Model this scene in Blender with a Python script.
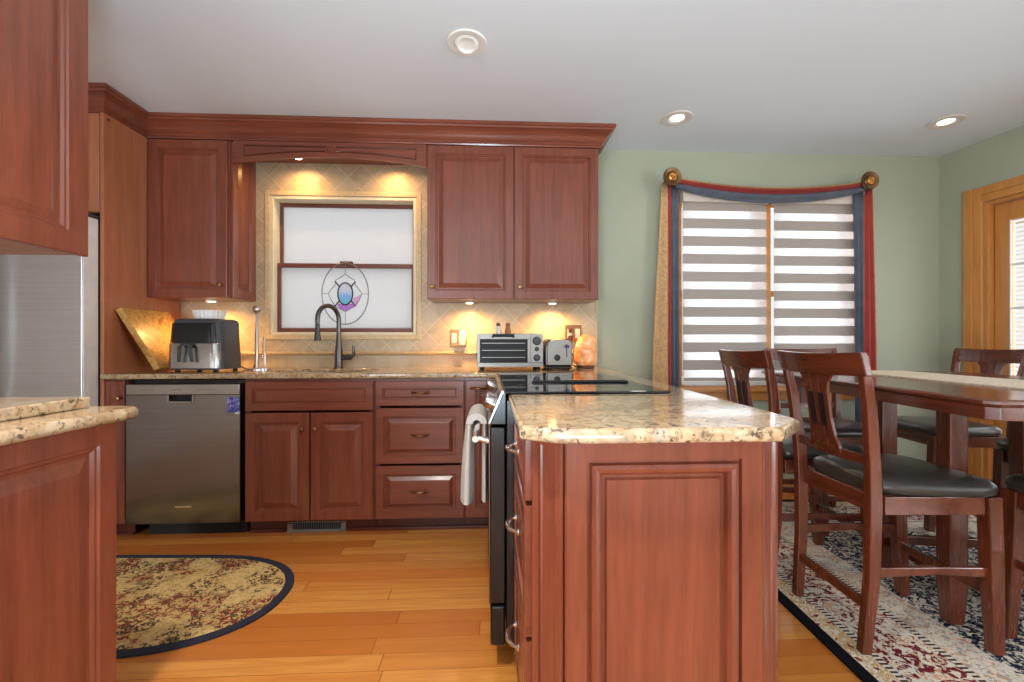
import bpy, bmesh, math, random
from mathutils import Vector, Matrix, Euler
random.seed(7)
PI = math.pi
sc = bpy.context.scene
COL = sc.collection
for o in list(bpy.data.objects):
    bpy.data.objects.remove(o, do_unlink=True)

# ------------------------------------------------------------------ camera, world, daylight, exposure
CAMH = 1.09
TH = math.atan(22 / 442)
cam_d = bpy.data.cameras.new('camera')
cam = bpy.data.objects.new('camera', cam_d)
COL.objects.link(cam)
cam.location = (0, 0, CAMH)
cam.rotation_euler = (PI / 2, 0, -TH)
cam_d.sensor_width = 36
cam_d.lens = 442 / 1024 * 36
cam_d.shift_y = 3 / 1024
cam_d.clip_start = 0.02
sc.camera = cam

world = bpy.data.worlds.new('World')
sc.world = world
world.use_nodes = True
wn = world.node_tree.nodes['Background']
wn.inputs[0].default_value = (0.96, 0.98, 1.0, 1)
wn.inputs[1].default_value = 0.95


def area(name, loc, rot, sx, sy, power, col=(1, 1, 1)):
    d = bpy.data.lights.new(name, 'AREA')
    d.shape = 'RECTANGLE'
    d.size = sx
    d.size_y = sy
    d.energy = power
    d.color = col
    o = bpy.data.objects.new(name, d)
    COL.objects.link(o)
    o.location = loc
    o.rotation_euler = rot
    return o


# unseen fill lamps added at the openings behind the camera, standing in for daylight
DAY = (0.88, 0.95, 1.0)
area('daylight', (-0.3, -5.5, 1.3), (PI / 2 + 0.5, 0, 0), 2.6, 2.0, 40, DAY)
area('daylight', (2.9, -5.5, 1.3), (PI / 2 + 0.15, 0, 0), 1.6, 2.0, 15, DAY)
area('daylight', (-2.5, -5.5, 1.3), (PI / 2 + 0.3, 0, 0), 0.9, 2.0, 150, DAY)
area('daylight', (4.15, -1.2, 1.35), (PI / 2 + 0.35, 0, PI / 2), 2.0, 1.8, 125, DAY)
# unseen fill light added near the camera, facing up to brighten the ceiling
area('ceiling_fill', (-0.1, -0.2, 0.7), (PI, 0, 0), 0.5, 0.5, 66, (0.66, 0.88, 1.0))
# daylight from the dining window and the patio door
area('daylight', (2.05, 3.6, 1.45), (-PI / 2, 0, 0), 1.3, 1.3, 16, DAY)
area('daylight', (4.1, 2.0, 1.3), (PI / 2, 0, PI / 2), 1.4, 1.9, 55, DAY)
sc.view_settings.view_transform = 'Standard'
sc.view_settings.look = 'None'
sc.view_settings.gamma = 1
sc.view_settings.use_curve_mapping = False
sc.view_settings.exposure = 0.0
try:
    sc.cycles.use_denoising = True
    sc.cycles.max_bounces = 10
    sc.cycles.diffuse_bounces = 5
    sc.cycles.transparent_max_bounces = 12
    sc.cycles.sample_clamp_indirect = 4
except Exception:
    pass


# ------------------------------------------------------------------ materials
def srgb(r, g, b):
    def f(c):
        c /= 255
        return c / 12.92 if c <= 0.04045 else ((c + 0.055) / 1.055) ** 2.4
    return (f(r), f(g), f(b), 1)


class N:
    """small helper around a node tree"""
    def __init__(s, name):
        s.m = bpy.data.materials.new(name)
        s.m.use_nodes = True
        s.t = s.m.node_tree
        s.bsdf = s.t.nodes['Principled BSDF']
        s.out = s.t.nodes['Material Output']

    def n(s, typ, **kw):
        x = s.t.nodes.new(typ)
        for k, v in kw.items():
            setattr(x, k, v)
        return x

    def l(s, a, b):
        s.t.links.new(a, b)

    def put(s, v, inp):
        if hasattr(v, 'links') or isinstance(v, bpy.types.NodeSocket):
            s.l(v, inp)
        else:
            inp.default_value = v

    def M(s, op, a, b=None, c=None):
        x = s.n('ShaderNodeMath', operation=op)
        s.put(a, x.inputs[0])
        if b is not None:
            s.put(b, x.inputs[1])
        if c is not None:
            s.put(c, x.inputs[2])
        return x.outputs[0]

    def co(s, kind='Object', scale=(1, 1, 1), rot=(0, 0, 0), rand=False, loc=(0, 0, 0)):
        tc = s.n('ShaderNodeTexCoord')
        mp = s.n('ShaderNodeMapping')
        mp.inputs['Scale'].default_value = scale
        mp.inputs['Rotation'].default_value = rot
        mp.inputs['Location'].default_value = loc
        v = tc.outputs[kind]
        if rand:
            oi = s.n('ShaderNodeObjectInfo')
            ad = s.n('ShaderNodeVectorMath', operation='MULTIPLY_ADD')
            cx = s.n('ShaderNodeCombineXYZ')
            for i in range(3):
                s.l(oi.outputs['Random'], cx.inputs[i])
            s.l(cx.outputs[0], ad.inputs[0])
            ad.inputs[1].default_value = (7, 5, 9)
            s.l(v, ad.inputs[2])
            v = ad.outputs[0]
        s.l(v, mp.inputs['Vector'])
        return mp.outputs[0]

    def noise(s, vec, scale=5, detail=4, dist=0.0, rough=0.55):
        x = s.n('ShaderNodeTexNoise')
        s.l(vec, x.inputs['Vector'])
        x.inputs['Scale'].default_value = scale
        x.inputs['Detail'].default_value = detail
        x.inputs['Distortion'].default_value = dist
        x.inputs['Roughness'].default_value = rough
        return x.outputs[0]

    def voro(s, vec, scale, feat='F1', out='Distance'):
        x = s.n('ShaderNodeTexVoronoi', feature=feat)
        s.l(vec, x.inputs['Vector'])
        x.inputs['Scale'].default_value = scale
        return x.outputs[out]

    def ramp(s, fac, stops, interp='LINEAR'):
        x = s.n('ShaderNodeValToRGB')
        x.color_ramp.interpolation = interp
        el = x.color_ramp.elements
        while len(el) < len(stops):
            el.new(0.5)
        for e, (p, c) in zip(el, stops):
            e.position = p
            e.color = c if len(c) == 4 else (*c, 1)
        s.put(fac, x.inputs[0])
        return x.outputs[0]

    def mix(s, fac, a, b, mode='MIX'):
        x = s.n('ShaderNodeMix', data_type='RGBA', blend_type=mode)
        s.put(fac, x.inputs[0])
        s.put(a, x.inputs[6])
        s.put(b, x.inputs[7])
        return x.outputs[2]

    def bump(s, h, strength=0.2, dist=0.002):
        x = s.n('ShaderNodeBump')
        x.inputs['Strength'].default_value = strength
        x.inputs['Distance'].default_value = dist
        s.l(h, x.inputs['Height'])
        s.l(x.outputs[0], s.bsdf.inputs['Normal'])

    def set(s, color=None, rough=None, metal=None, spec=None, coat=None, coat_rough=None):
        b = s.bsdf.inputs
        if color is not None:
            s.put(color, b['Base Color'])
        if rough is not None:
            s.put(rough, b['Roughness'])
        if metal is not None:
            b['Metallic'].default_value = metal
        if spec is not None:
            b['Specular IOR Level'].default_value = spec
        if coat is not None:
            b['Coat Weight'].default_value = coat
        if coat_rough is not None:
            b['Coat Roughness'].default_value = coat_rough
        return s


def plain(name, c, rough=0.5, metal=0.0, var=0.06, scale=14, spec=None, bump=0.0):
    a = N(name)
    f = a.noise(a.co('Object'), scale, 3)
    c2 = tuple(x * (1 - var) for x in c[:3]) + (1,)
    c3 = tuple(min(1, x * (1 + var)) for x in c[:3]) + (1,)
    a.set(a.ramp(f, [(0.3, c2), (0.7, c3)]), rough, metal, spec)
    if bump:
        a.bump(f, bump)
    return a.m


def wood(name, cd, cl, axis='z', rough=0.3, grain=1.0, coat=0.3, contrast=1.0):
    a = N(name)
    k = {'x': (1.1, 16, 16), 'y': (16, 1.1, 16), 'z': (16, 16, 1.1)}[axis]
    v = a.co('Object', k, rand=True)
    f = a.noise(v, 1.6 * grain, 5, 0.7, 0.6)
    k2 = tuple(q * 4 for q in k)
    g = a.noise(a.co('Object', k2, rand=True), 2.2 * grain, 3, 0.2)
    blotch = a.noise(a.co('Object', (2, 2, 2), rand=True), 1.5, 2)
    f2 = a.M('ADD', a.M('MULTIPLY', f, 0.6), a.M('MULTIPLY', g, 0.25))
    f3 = a.M('ADD', f2, a.M('MULTIPLY', blotch, 0.2))
    w = 0.2 * contrast
    a.set(a.ramp(f3, [(0.52 - w, cd), (0.52 + w, cl)]), a.M('ADD', a.M('MULTIPLY', g, 0.1), rough - 0.05), 0, None, coat, 0.15)
    return a.m


CH_D, CH_L = srgb(100, 49, 35), srgb(141, 76, 54)
CHERRY = wood('cherry_vertical', CH_D, CH_L, 'z')
CHERRY_X = wood('cherry_along', CH_D, CH_L, 'x')
CHERRY_Y = wood('cherry_deep', CH_D, CH_L, 'y')
CHERRY_IN = wood('cherry_light', srgb(150, 88, 50), srgb(186, 122, 78), 'y', 0.4)
PANEL = wood('cherry_fridge_panel', srgb(152, 92, 62), srgb(186, 120, 84), 'z')
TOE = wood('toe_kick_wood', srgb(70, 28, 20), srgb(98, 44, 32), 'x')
DINE = wood('dark_cherry_dining', srgb(66, 30, 20), srgb(122, 60, 36), 'z', 0.26, 1.2, 0.4)
DINE_X = wood('dark_cherry_dining_along', srgb(66, 30, 20), srgb(122, 60, 36), 'y', 0.22, 1.0, 0.5)
OAK = wood('golden_oak_vertical', srgb(176, 112, 48), srgb(212, 150, 78), 'z', 0.35)
OAK_X = wood('golden_oak_along', srgb(176, 112, 48), srgb(212, 150, 78), 'x', 0.35)
OAK_Y = wood('golden_oak_deep', srgb(176, 112, 48), srgb(212, 150, 78), 'y', 0.35)
SASH = plain('brown_window_sash', srgb(108, 62, 50), 0.45)
CREAM = plain('cream_trim', srgb(222, 214, 186), 0.5)
WALL = plain('sage_paint', srgb(165, 171, 151), 0.75, var=0.02, scale=3)
CREAMWALL = plain('cream_paint', srgb(228, 224, 218), 0.75, var=0.02, scale=3)
CEIL = plain('ceiling_paint', srgb(222, 232, 240), 0.8, var=0.01, scale=2)
WHITE = plain('white_plastic', srgb(232, 232, 228), 0.4, var=0.02)
WHITE_MET = plain('white_metal_trim', srgb(215, 212, 205), 0.4, var=0.03)
NICKEL = plain('brushed_nickel', srgb(200, 192, 182), 0.28, 1.0)
BRONZE = plain('antique_bronze', srgb(150, 110, 74), 0.35, 1.0)
CHROME = plain('chrome', srgb(230, 230, 232), 0.12, 1.0, var=0.01)
BLACK = plain('black_enamel', srgb(22, 22, 24), 0.25)
BLACKMAT = plain('black_rubber', srgb(20, 19, 20), 0.7)
CHARCOAL = plain('charcoal_plastic', srgb(62, 64, 70), 0.32)
GUNMETAL = plain('dark_faucet_steel', srgb(98, 96, 94), 0.28, 0.9)
LEATHER = plain('black_leather', srgb(60, 58, 54), 0.28, var=0.12, scale=60, bump=0.08)
DARKINLAY = plain('dark_inlay', srgb(42, 20, 22), 0.4)
GLASSBLK = plain('black_ceramic_glass', srgb(16, 17, 20), 0.04, var=0.02)
PLUGW = plain('ivory_plastic', srgb(226, 214, 190), 0.4)
TOWEL = plain('grey_waffle_cloth', srgb(196, 194, 190), 0.9, var=0.08, scale=120, bump=0.4)


def steel(name, axis, c=srgb(150, 148, 146), rough=0.3):
    a = N(name)
    k = {'x': (0.6, 60, 60), 'y': (60, 0.6, 60), 'z': (60, 60, 0.6)}[axis]
    f = a.noise(a.co('Object', k), 3, 3)
    a.set(a.ramp(f, [(0.3, tuple(x * 0.92 for x in c[:3])), (0.7, tuple(min(1, x * 1.06) for x in c[:3]))]), rough, 1.0)
    a.bsdf.inputs['Anisotropic'].default_value = 0.5
    a.bump(f, 0.05, 0.0005)
    return a.m


STEEL = steel('stainless_vertical', 'x', srgb(150, 148, 146), 0.2)
STEEL_FR = steel('stainless_fridge', 'x', srgb(205, 205, 204), 0.3)
STEEL_A = steel('stainless_appliance', 'x', srgb(140, 137, 132), 0.36)
OVENGLASS = plain('smoked_oven_glass', srgb(30, 31, 33), 0.12, var=0.02, spec=0.15)
STEEL_H = steel('stainless_bright', 'x', srgb(176, 174, 170), 0.22)


def make_granite():
    a = N('granite')
    v = a.co('Object')
    big = a.noise(a.co('Object', (1.0, 1.5, 1.0)), 5.0, 6, 1.4, 0.62)
    mid = a.noise(v, 24, 5, 0.6, 0.65)
    c = a.ramp(big, [(0.30, srgb(138, 110, 80)), (0.42, srgb(170, 140, 102)), (0.52, srgb(186, 162, 128)), (0.60, srgb(166, 136, 100)), (0.72, srgb(142, 130, 122))])
    c = a.mix(a.ramp(mid, [(0.44, (0, 0, 0)), (0.64, (0.55, 0.55, 0.55))]), c, srgb(196, 180, 156))
    c = a.mix(a.ramp(a.noise(v, 62, 4, 0.3), [(0.53, (0, 0, 0)), (0.63, (0.7, 0.7, 0.7))]), c, srgb(120, 90, 62))
    c = a.mix(a.ramp(a.noise(a.co('Object', loc=(4, 1, 2)), 52, 3, 0.4), [(0.585, (0, 0, 0)), (0.645, (0.85, 0.85, 0.85))]), c, srgb(72, 60, 52))
    c = a.mix(a.ramp(a.noise(v, 8, 4, 2.0), [(0.56, (0, 0, 0)), (0.70, (0.5, 0.5, 0.5))]), c, srgb(128, 118, 112))
    a.set(c, 0.09, 0, 0.5)
    return a.m


GRANITE = make_granite()


def make_floor():
    a = N('oak_planks')
    tc = a.n('ShaderNodeTexCoord')
    sp = a.n('ShaderNodeSeparateXYZ')
    a.l(tc.outputs['Object'], sp.inputs[0])
    W_, L_ = 0.083, 1.15
    row = a.M('FLOOR', a.M('DIVIDE', sp.outputs[1], W_))
    wn1 = a.n('ShaderNodeTexWhiteNoise', noise_dimensions='1D')
    a.l(row, wn1.inputs['W'])
    xo = a.M('ADD', a.M('DIVIDE', sp.outputs[0], L_), a.M('MULTIPLY', wn1.outputs[0], 13.7))
    pid = a.M('FLOOR', xo)
    cb = a.n('ShaderNodeCombineXYZ')
    a.l(row, cb.inputs[0])
    a.l(pid, cb.inputs[1])
    wn2 = a.n('ShaderNodeTexWhiteNoise', noise_dimensions='2D')
    a.l(cb.outputs[0], wn2.inputs['Vector'])
    fy = a.M('FRACT', a.M('DIVIDE', sp.outputs[1], W_))
    fx = a.M('FRACT', xo)
    gy = a.M('LESS_THAN', a.M('ABSOLUTE', a.M('SUBTRACT', fy, 0.5)), 0.488)
    gx = a.M('LESS_THAN', a.M('ABSOLUTE', a.M('SUBTRACT', fx, 0.5)), 0.4985)
    gap = a.M('MULTIPLY', gy, gx)
    # per plank grain
    cb2 = a.n('ShaderNodeCombineXYZ')
    a.l(a.M('ADD', sp.outputs[0], a.M('MULTIPLY', wn2.outputs[0], 31.0)), cb2.inputs[0])
    a.l(a.M('MULTIPLY', sp.outputs[1], 14.0), cb2.inputs[1])
    g = a.noise(cb2.outputs[0], 2.6, 5, 1.0, 0.6)
    base = a.ramp(wn2.outputs[0], [(0.0, srgb(186, 106, 44)), (0.3, srgb(208, 138, 62)), (0.6, srgb(218, 154, 76)), (0.85, srgb(200, 124, 52)), (1.0, srgb(176, 98, 42))])
    col = a.mix(a.ramp(g, [(0.36, (0, 0, 0)), (0.62, (0.55, 0.55, 0.55))]), base, srgb(182, 108, 44))
    col = a.mix(gap, srgb(150, 86, 38), col)
    a.set(col, 0.22, 0, 0.5, 0.3, 0.1)
    a.bump(gap, 0.25, 0.001)
    return a.m


FLOOR = make_floor()


def make_tile(diag=True):
    a = N('tumbled_tile_diagonal' if diag else 'tumbled_tile_straight')
    tc = a.n('ShaderNodeTexCoord')
    sp = a.n('ShaderNodeSeparateXYZ')
    a.l(tc.outputs['Object'], sp.inputs[0])
    X, Z = sp.outputs[0], sp.outputs[2]
    if diag:
        S = 0.128 * math.sqrt(2)
        u = a.M('DIVIDE', a.M('ADD', X, Z), S)
        v = a.M('DIVIDE', a.M('SUBTRACT', X, Z), S)
    else:
        u = a.M('DIVIDE', X, 0.10)
        v = a.M('DIVIDE', Z, 0.10)
    fu, fv = a.M('FRACT', u), a.M('FRACT', v)
    k = 0.484
    ok = a.M('MULTIPLY', a.M('LESS_THAN', a.M('ABSOLUTE', a.M('SUBTRACT', fu, 0.5)), k), a.M('LESS_THAN', a.M('ABSOLUTE', a.M('SUBTRACT', fv, 0.5)), k))
    cb = a.n('ShaderNodeCombineXYZ')
    a.l(a.M('FLOOR', u), cb.inputs[0])
    a.l(a.M('FLOOR', v), cb.inputs[1])
    wn_ = a.n('ShaderNodeTexWhiteNoise', noise_dimensions='2D')
    a.l(cb.outputs[0], wn_.inputs['Vector'])
    mott = a.noise(a.co('Object'), 16, 4, 0.6)
    f = a.M('ADD', a.M('MULTIPLY', wn_.outputs[0], 0.22), a.M('MULTIPLY', mott, 0.78))
    c = a.ramp(f, [(0.2, srgb(168, 148, 120)), (0.5, srgb(186, 168, 138)), (0.8, srgb(198, 184, 158))])
    a.set(a.mix(ok, srgb(210, 196, 168) if diag else srgb(196, 180, 152), c), 0.42)
    a.bump(ok, 0.35, 0.002)
    return a.m


TILE = make_tile(True)
TILE_S = make_tile(False)
ROPE = plain('rope_tile', srgb(204, 182, 142), 0.45, var=0.12, scale=40)


def make_glass(name, tint=(1, 1, 1, 1), rough=0.0, mixf=0.12):
    a = N(name)
    tr = a.n('ShaderNodeBsdfTransparent')
    tr.inputs[0].default_value = tint
    gl = a.n('ShaderNodeBsdfGlossy')
    gl.inputs['Roughness'].default_value = rough
    mx = a.n('ShaderNodeMixShader')
    fr = a.n('ShaderNodeLayerWeight')
    fr.inputs[0].default_value = 0.15
    a.l(a.M('MULTIPLY', fr.outputs['Fresnel'], mixf * 4), mx.inputs[0])
    a.l(tr.outputs[0], mx.inputs[1])
    a.l(gl.outputs[0], mx.inputs[2])
    a.l(mx.outputs[0], a.out.inputs[0])
    return a.m


GLASS = make_glass('clear_glass')


def translucent(name, c, trans=0.6, sheer=0.0, weave=True):
    a = N(name)
    d = a.n('ShaderNodeBsdfDiffuse')
    t = a.n('ShaderNodeBsdfTranslucent')
    f = a.noise(a.co('Object'), 90, 2)
    cc = a.ramp(f, [(0.2, tuple(x * 0.95 for x in c[:3])), (0.8, c)])
    a.l(cc, d.inputs[0])
    a.l(cc, t.inputs[0])
    mx = a.n('ShaderNodeMixShader')
    mx.inputs[0].default_value = trans
    a.l(d.outputs[0], mx.inputs[1])
    a.l(t.outputs[0], mx.inputs[2])
    last = mx.outputs[0]
    if sheer:
        tr = a.n('ShaderNodeBsdfTransparent')
        m2 = a.n('ShaderNodeMixShader')
        m2.inputs[0].default_value = sheer
        a.l(last, m2.inputs[1])
        a.l(tr.outputs[0], m2.inputs[2])
        last = m2.outputs[0]
    a.l(last, a.out.inputs[0])
    return a.m


FROST = translucent('frosted_pane', (0.93, 0.94, 0.95, 1), 0.78)
BAND = translucent('taupe_blind_band', srgb(186, 177, 170), 0.25)
SHEER = translucent('sheer_blind_band', (0.93, 0.95, 0.97, 1), 0.78, 0.62)


def emit(name, c, s):
    a = N(name)
    a.bsdf.inputs['Emission Color'].default_value = c
    a.bsdf.inputs['Emission Strength'].default_value = s
    a.bsdf.inputs['Base Color'].default_value = c
    return a.m


WARM_LENS = emit('warm_lamp_lens', (1, 0.82, 0.55, 1), 6)
DOWN_LENS = emit('downlight_lens', (1, 0.93, 0.82, 1), 7)


# ------------------------------------------------------------------ mesh builder
def mat_of(o):
    return Matrix.LocRotScale(o.location, o.rotation_euler, o.scale)


def root_of(o):
    while o.parent:
        o = o.parent
    return o


class B:
    def __init__(s):
        s.bm = bmesh.new()

    def face(s, vs):
        try:
            return s.bm.faces.new(vs)
        except ValueError:
            return None

    def box(s, x0, x1, y0, y1, z0, z1):
        v = [s.bm.verts.new((x, y, z)) for z in (z0, z1) for y in (y0, y1) for x in (x0, x1)]
        for q in ((0, 2, 3, 1), (4, 5, 7, 6), (0, 1, 5, 4), (2, 6, 7, 3), (1, 3, 7, 5), (0, 4, 6, 2)):
            s.face([v[i] for i in q])
        return s

    def loft(s, rings, close=True, caps=True):
        R = [[s.bm.verts.new(p) for p in r] for r in rings]
        n = len(R[0])
        for a, b in zip(R, R[1:]):
            for i in range(n if close else n - 1):
                j = (i + 1) % n
                s.face([a[i], a[j], b[j], b[i]])
        if caps and close:
            s.face(list(reversed(R[0])))
            s.face(R[-1])
        return s

    def cyl(s, p0, p1, r0, r1=None, seg=20):
        r1 = r0 if r1 is None else r1
        p0, p1 = Vector(p0), Vector(p1)
        d = (p1 - p0).normalized()
        u = d.orthogonal().normalized()
        w = d.cross(u)
        rings = []
        for p, r in ((p0, r0), (p1, r1)):
            rings.append([p + (u * math.cos(2 * PI * i / seg) + w * math.sin(2 * PI * i / seg)) * r for i in range(seg)])
        return s.loft(rings)

    def lathe(s, c, prof, axis=(0, 0, 1), seg=24, caps=True):
        """prof: (radius, height along the axis)"""
        c, d = Vector(c), Vector(axis).normalized()
        u = d.orthogonal().normalized()
        w = d.cross(u)
        rings = [[c + d * h + (u * math.cos(2 * PI * i / seg) + w * math.sin(2 * PI * i / seg)) * max(r, 1e-4) for i in range(seg)] for r, h in prof]
        return s.loft(rings, True, caps)

    def tube(s, pts, r, seg=12, closed=False):
        pts = [Vector(p) for p in pts]
        rs = r if isinstance(r, (list, tuple)) else [r] * len(pts)
        rings = []
        u = None
        n = len(pts)
        for i, p in enumerate(pts):
            if closed:
                d = (pts[(i + 1) % n] - pts[i - 1]).normalized()
            else:
                d = (pts[min(i + 1, n - 1)] - pts[max(i - 1, 0)]).normalized()
            if u is None:
                u = d.orthogonal().normalized()
            else:
                u = (u - d * u.dot(d)).normalized()
            w = d.cross(u)
            rings.append([p + (u * math.cos(2 * PI * k / seg) + w * math.sin(2 * PI * k / seg)) * rs[i] for k in range(seg)])
        if closed:
            rings.append(rings[0])
            return s.loft(rings, True, False)
        return s.loft(rings)

    def prism(s, poly, axis, a, b):
        """poly of 2D points in the plane normal to axis, from a to b"""
        def P(p, h):
            return {'x': (h, p[0], p[1]), 'y': (p[0], h, p[1]), 'z': (p[0], p[1], h)}[axis]
        return s.loft([[P(p, a) for p in poly], [P(p, b) for p in poly]])

    def beam(s, secs):
        """secs: (centre, half vector a, half vector b)"""
        rings = []
        for c, a, b in secs:
            c, a, b = Vector(c), Vector(a), Vector(b)
            rings.append([c - a - b, c + a - b, c + a + b, c - a + b])
        return s.loft(rings)

    def panel(s, O, U, V, Nn, w, h, t, rings):
        """a slab w x h x t whose front carries concentric rings (inset, level below the front)"""
        O, U, V, Nn = Vector(O), Vector(U), Vector(V), Vector(Nn)
        L = [(0, 0), (0, t - 0.003), (0.003, t)] + [(i, t - d) for i, d in rings]
        R = []
        for ins, d in L:
            R.append([O + U * a + V * b + Nn * d for a, b in ((ins, ins), (w - ins, ins), (w - ins, h - ins), (ins, h - ins))])
        return s.loft(R)

    def superbox(s, c, sx, sy, z0, z1, rr=0.04, top=0.0, seg=8, taper=1.0):
        """rounded-plan box; taper scales the top"""
        rings = []
        def ring(f, z, inset):
            pts = []
            a, b = sx / 2 * f - inset, sy / 2 * f - inset
            r = max(rr - inset, 0.002)
            for q, (gx, gy) in enumerate(((1, 1), (-1, 1), (-1, -1), (1, -1))):
                for k in range(seg + 1):
                    an = q * PI / 2 + k / seg * PI / 2
                    pts.append((c[0] + gx * (a - r) + r * math.cos(an), c[1] + gy * (b - r) + r * math.sin(an), z))
            return pts
        rings.append(ring(1, z0, 0))
        if top > 0:
            rings.append(ring(taper, z1 - top, 0))
            rings.append(ring(taper, z1 - top * 0.3, top * 0.35))
            rings.append(ring(taper, z1, top))
        else:
            rings.append(ring(taper, z1, 0))
        return s.loft(rings)

    def obj(s, name, mat, parent=None, bevel=0.0, smooth=None, seg=2, loc=None):
        bm = s.bm
        bmesh.ops.recalc_face_normals(bm, faces=bm.faces[:])
        me = bpy.data.meshes.new(name)
        o = bpy.data.objects.new(name, me)
        if parent is not None:
            r = root_of(parent)
            bm.transform(mat_of(r).inverted())
            o.parent = parent
        elif loc is not None:
            bm.transform(Matrix.Translation(-Vector(loc)))
            o.location = loc
        bm.to_mesh(me)
        bm.free()
        me.materials.append(mat)
        if smooth is not None:
            me.shade_smooth()
            me.set_sharp_from_angle(angle=math.radians(smooth))
        if bevel:
            md = o.modifiers.new('bevel', 'BEVEL')
            md.width = bevel
            md.segments = seg
            md.limit_method = 'ANGLE'
            md.angle_limit = math.radians(40)
            md.harden_normals = False
        COL.objects.link(o)
        return o


def tag(o, label=None, cat=None, group=None, kind=None):
    for k, v in (('label', label), ('category', cat), ('group', group), ('kind', kind)):
        if v:
            o[k] = v
    return o


def thing(name, label, cat, loc=(0, 0, 0), rz=0, group=None):
    o = bpy.data.objects.new(name, None)
    o.empty_display_size = 0.1
    o.location = loc
    o.rotation_euler = (0, 0, rz)
    COL.objects.link(o)
    return tag(o, label, cat, group)


def struct(name, b, mat, label=None, bevel=0.0, smooth=None):
    o = b.obj(name, mat, None, bevel, smooth)
    o['kind'] = 'structure'
    if label:
        o['label'] = label
    return o


def dup(root, loc, rz, label=None):
    r = root.copy()
    COL.objects.link(r)
    r.location = loc
    r.rotation_euler = (0, 0, rz)
    if label:
        r['label'] = label
    def rec(src, dst):
        for ch in src.children:
            c = ch.copy()
            COL.objects.link(c)
            c.parent = dst
            rec(ch, c)
    rec(root, r)
    return r


def cam2w(xc, d):
    c, s = math.cos(TH), math.sin(TH)
    return (xc * c + d * s, d * c - xc * s)


# ------------------------------------------------------------------ room shell
W = 3.17          # inner face of the window wall
CE = 2.50
WT = 0.16
# window openings
A0, A1, AZ0, AZ1 = -1.53, -0.52, 1.155, 2.125        # over the sink
D0, D1, DZ0, DZ1 = 1.37, 2.745, 0.745, 2.205         # dining


def RWX(y):
    return 3.384 + 0.1155 * (3.186 - y)


b = B().box(-3.3, 4.8, -5.7, W + WT, -0.06, 0.0)
struct('floor', b, FLOOR, 'orange oak strip floor')
b = B().box(-3.3, 4.8, -5.7, W + WT, CE, CE + 0.06)
struct('ceiling', b, CEIL, 'flat grey-white ceiling')
b = B()
b.box(-3.3, A0, W, W + WT, 0, CE)
b.box(A0, A1, W, W + WT, 0, AZ0).box(A0, A1, W, W + WT, AZ1, CE)
b.box(A1, D0, W, W + WT, 0, CE)
b.box(D0, D1, W, W + WT, 0, DZ0).box(D0, D1, W, W + WT, DZ1, CE)
b.box(D1, 3.60, W, W + WT, 0, CE)
struct('wall_back', b, WALL, 'sage green wall with the two windows')
b = B()
ys = [-5.6, -0.36, -0.24, 0.42, 0.50, 0.60, 0.66, W]  # narrow slits added in the unseen wall for streaks reflected in the dishwasher
for k in range(0, len(ys), 2):
    b.box(-3.3, -3.18, ys[k], ys[k + 1], 0, CE)
for k in range(1, len(ys) - 1, 2):
    b.box(-3.3, -3.18, ys[k], ys[k + 1], 0, 0.15).box(-3.3, -3.18, ys[k], ys[k + 1], 2.1, CE)
struct('wall_left', b, CREAMWALL)
b = B().box(-1.82, -1.70, -1.0, 1.54, 0, CE)
struct('wall_partition', b, CREAMWALL)
# far wall behind the camera with three tall openings
b = B()
for x0, x1 in ((-3.3, -3.0), (-2.0, -1.35), (1.35, 2.05), (3.75, 4.8)):
    b.box(x0, x1, -5.75, -5.6, 0, CE)
for x0, x1 in ((-3.0, -2.0), (-1.35, 1.35), (2.05, 3.75)):
    b.box(x0, x1, -5.75, -5.6, 2.35, CE).box(x0, x1, -5.75, -5.6, 0, 0.2)
struct('wall_front', b, CREAMWALL)
# right wall, leaning a few degrees off square, with the patio door opening
RA = math.atan(0.1155)
DY0, DY1 = 1.25, 2.895        # door opening along the wall, measured as y
DH = 2.07


def rw(y, out, z):
    """point on the right wall: y position along it, distance out of the room"""
    return (RWX(y) + out * math.cos(RA), y + out * math.sin(RA), z)


def rbox(b, y0, y1, o0, o1, z0, z1):
    P = [[rw(y, o, z) for (y, o) in ((y0, o0), (y0, o1), (y1, o1), (y1, o0))] for z in (z0, z1)]
    b.loft(P)
    return b


b = B()
rbox(b, DY1, W + 0.1, 0, WT, 0, CE)
rbox(b, -0.1, DY0, 0, WT, 0, CE)
rbox(b, -2.3, -0.1, 0, WT, 2.3, CE)
rbox(b, -2.3, -0.1, 0, WT, 0, 0.4)
rbox(b, -5.7, -2.3, 0, WT, 0, CE)
rbox(b, DY0, DY1, 0, WT, DH, CE)
struct('wall_right', b, WALL, 'sage green wall with the patio door')

# baseboards
b = B().box(0.83, 3.37, W - 0.016, W, 0, 0.10)
struct('baseboard_back', b, OAK_X, None, 0.004)
b = B()
rbox(b, DY1 + 0.13, W - 0.02, -0.016, 0, 0, 0.10)
struct('baseboard_right', b, OAK_Y, None, 0.004)

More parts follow.
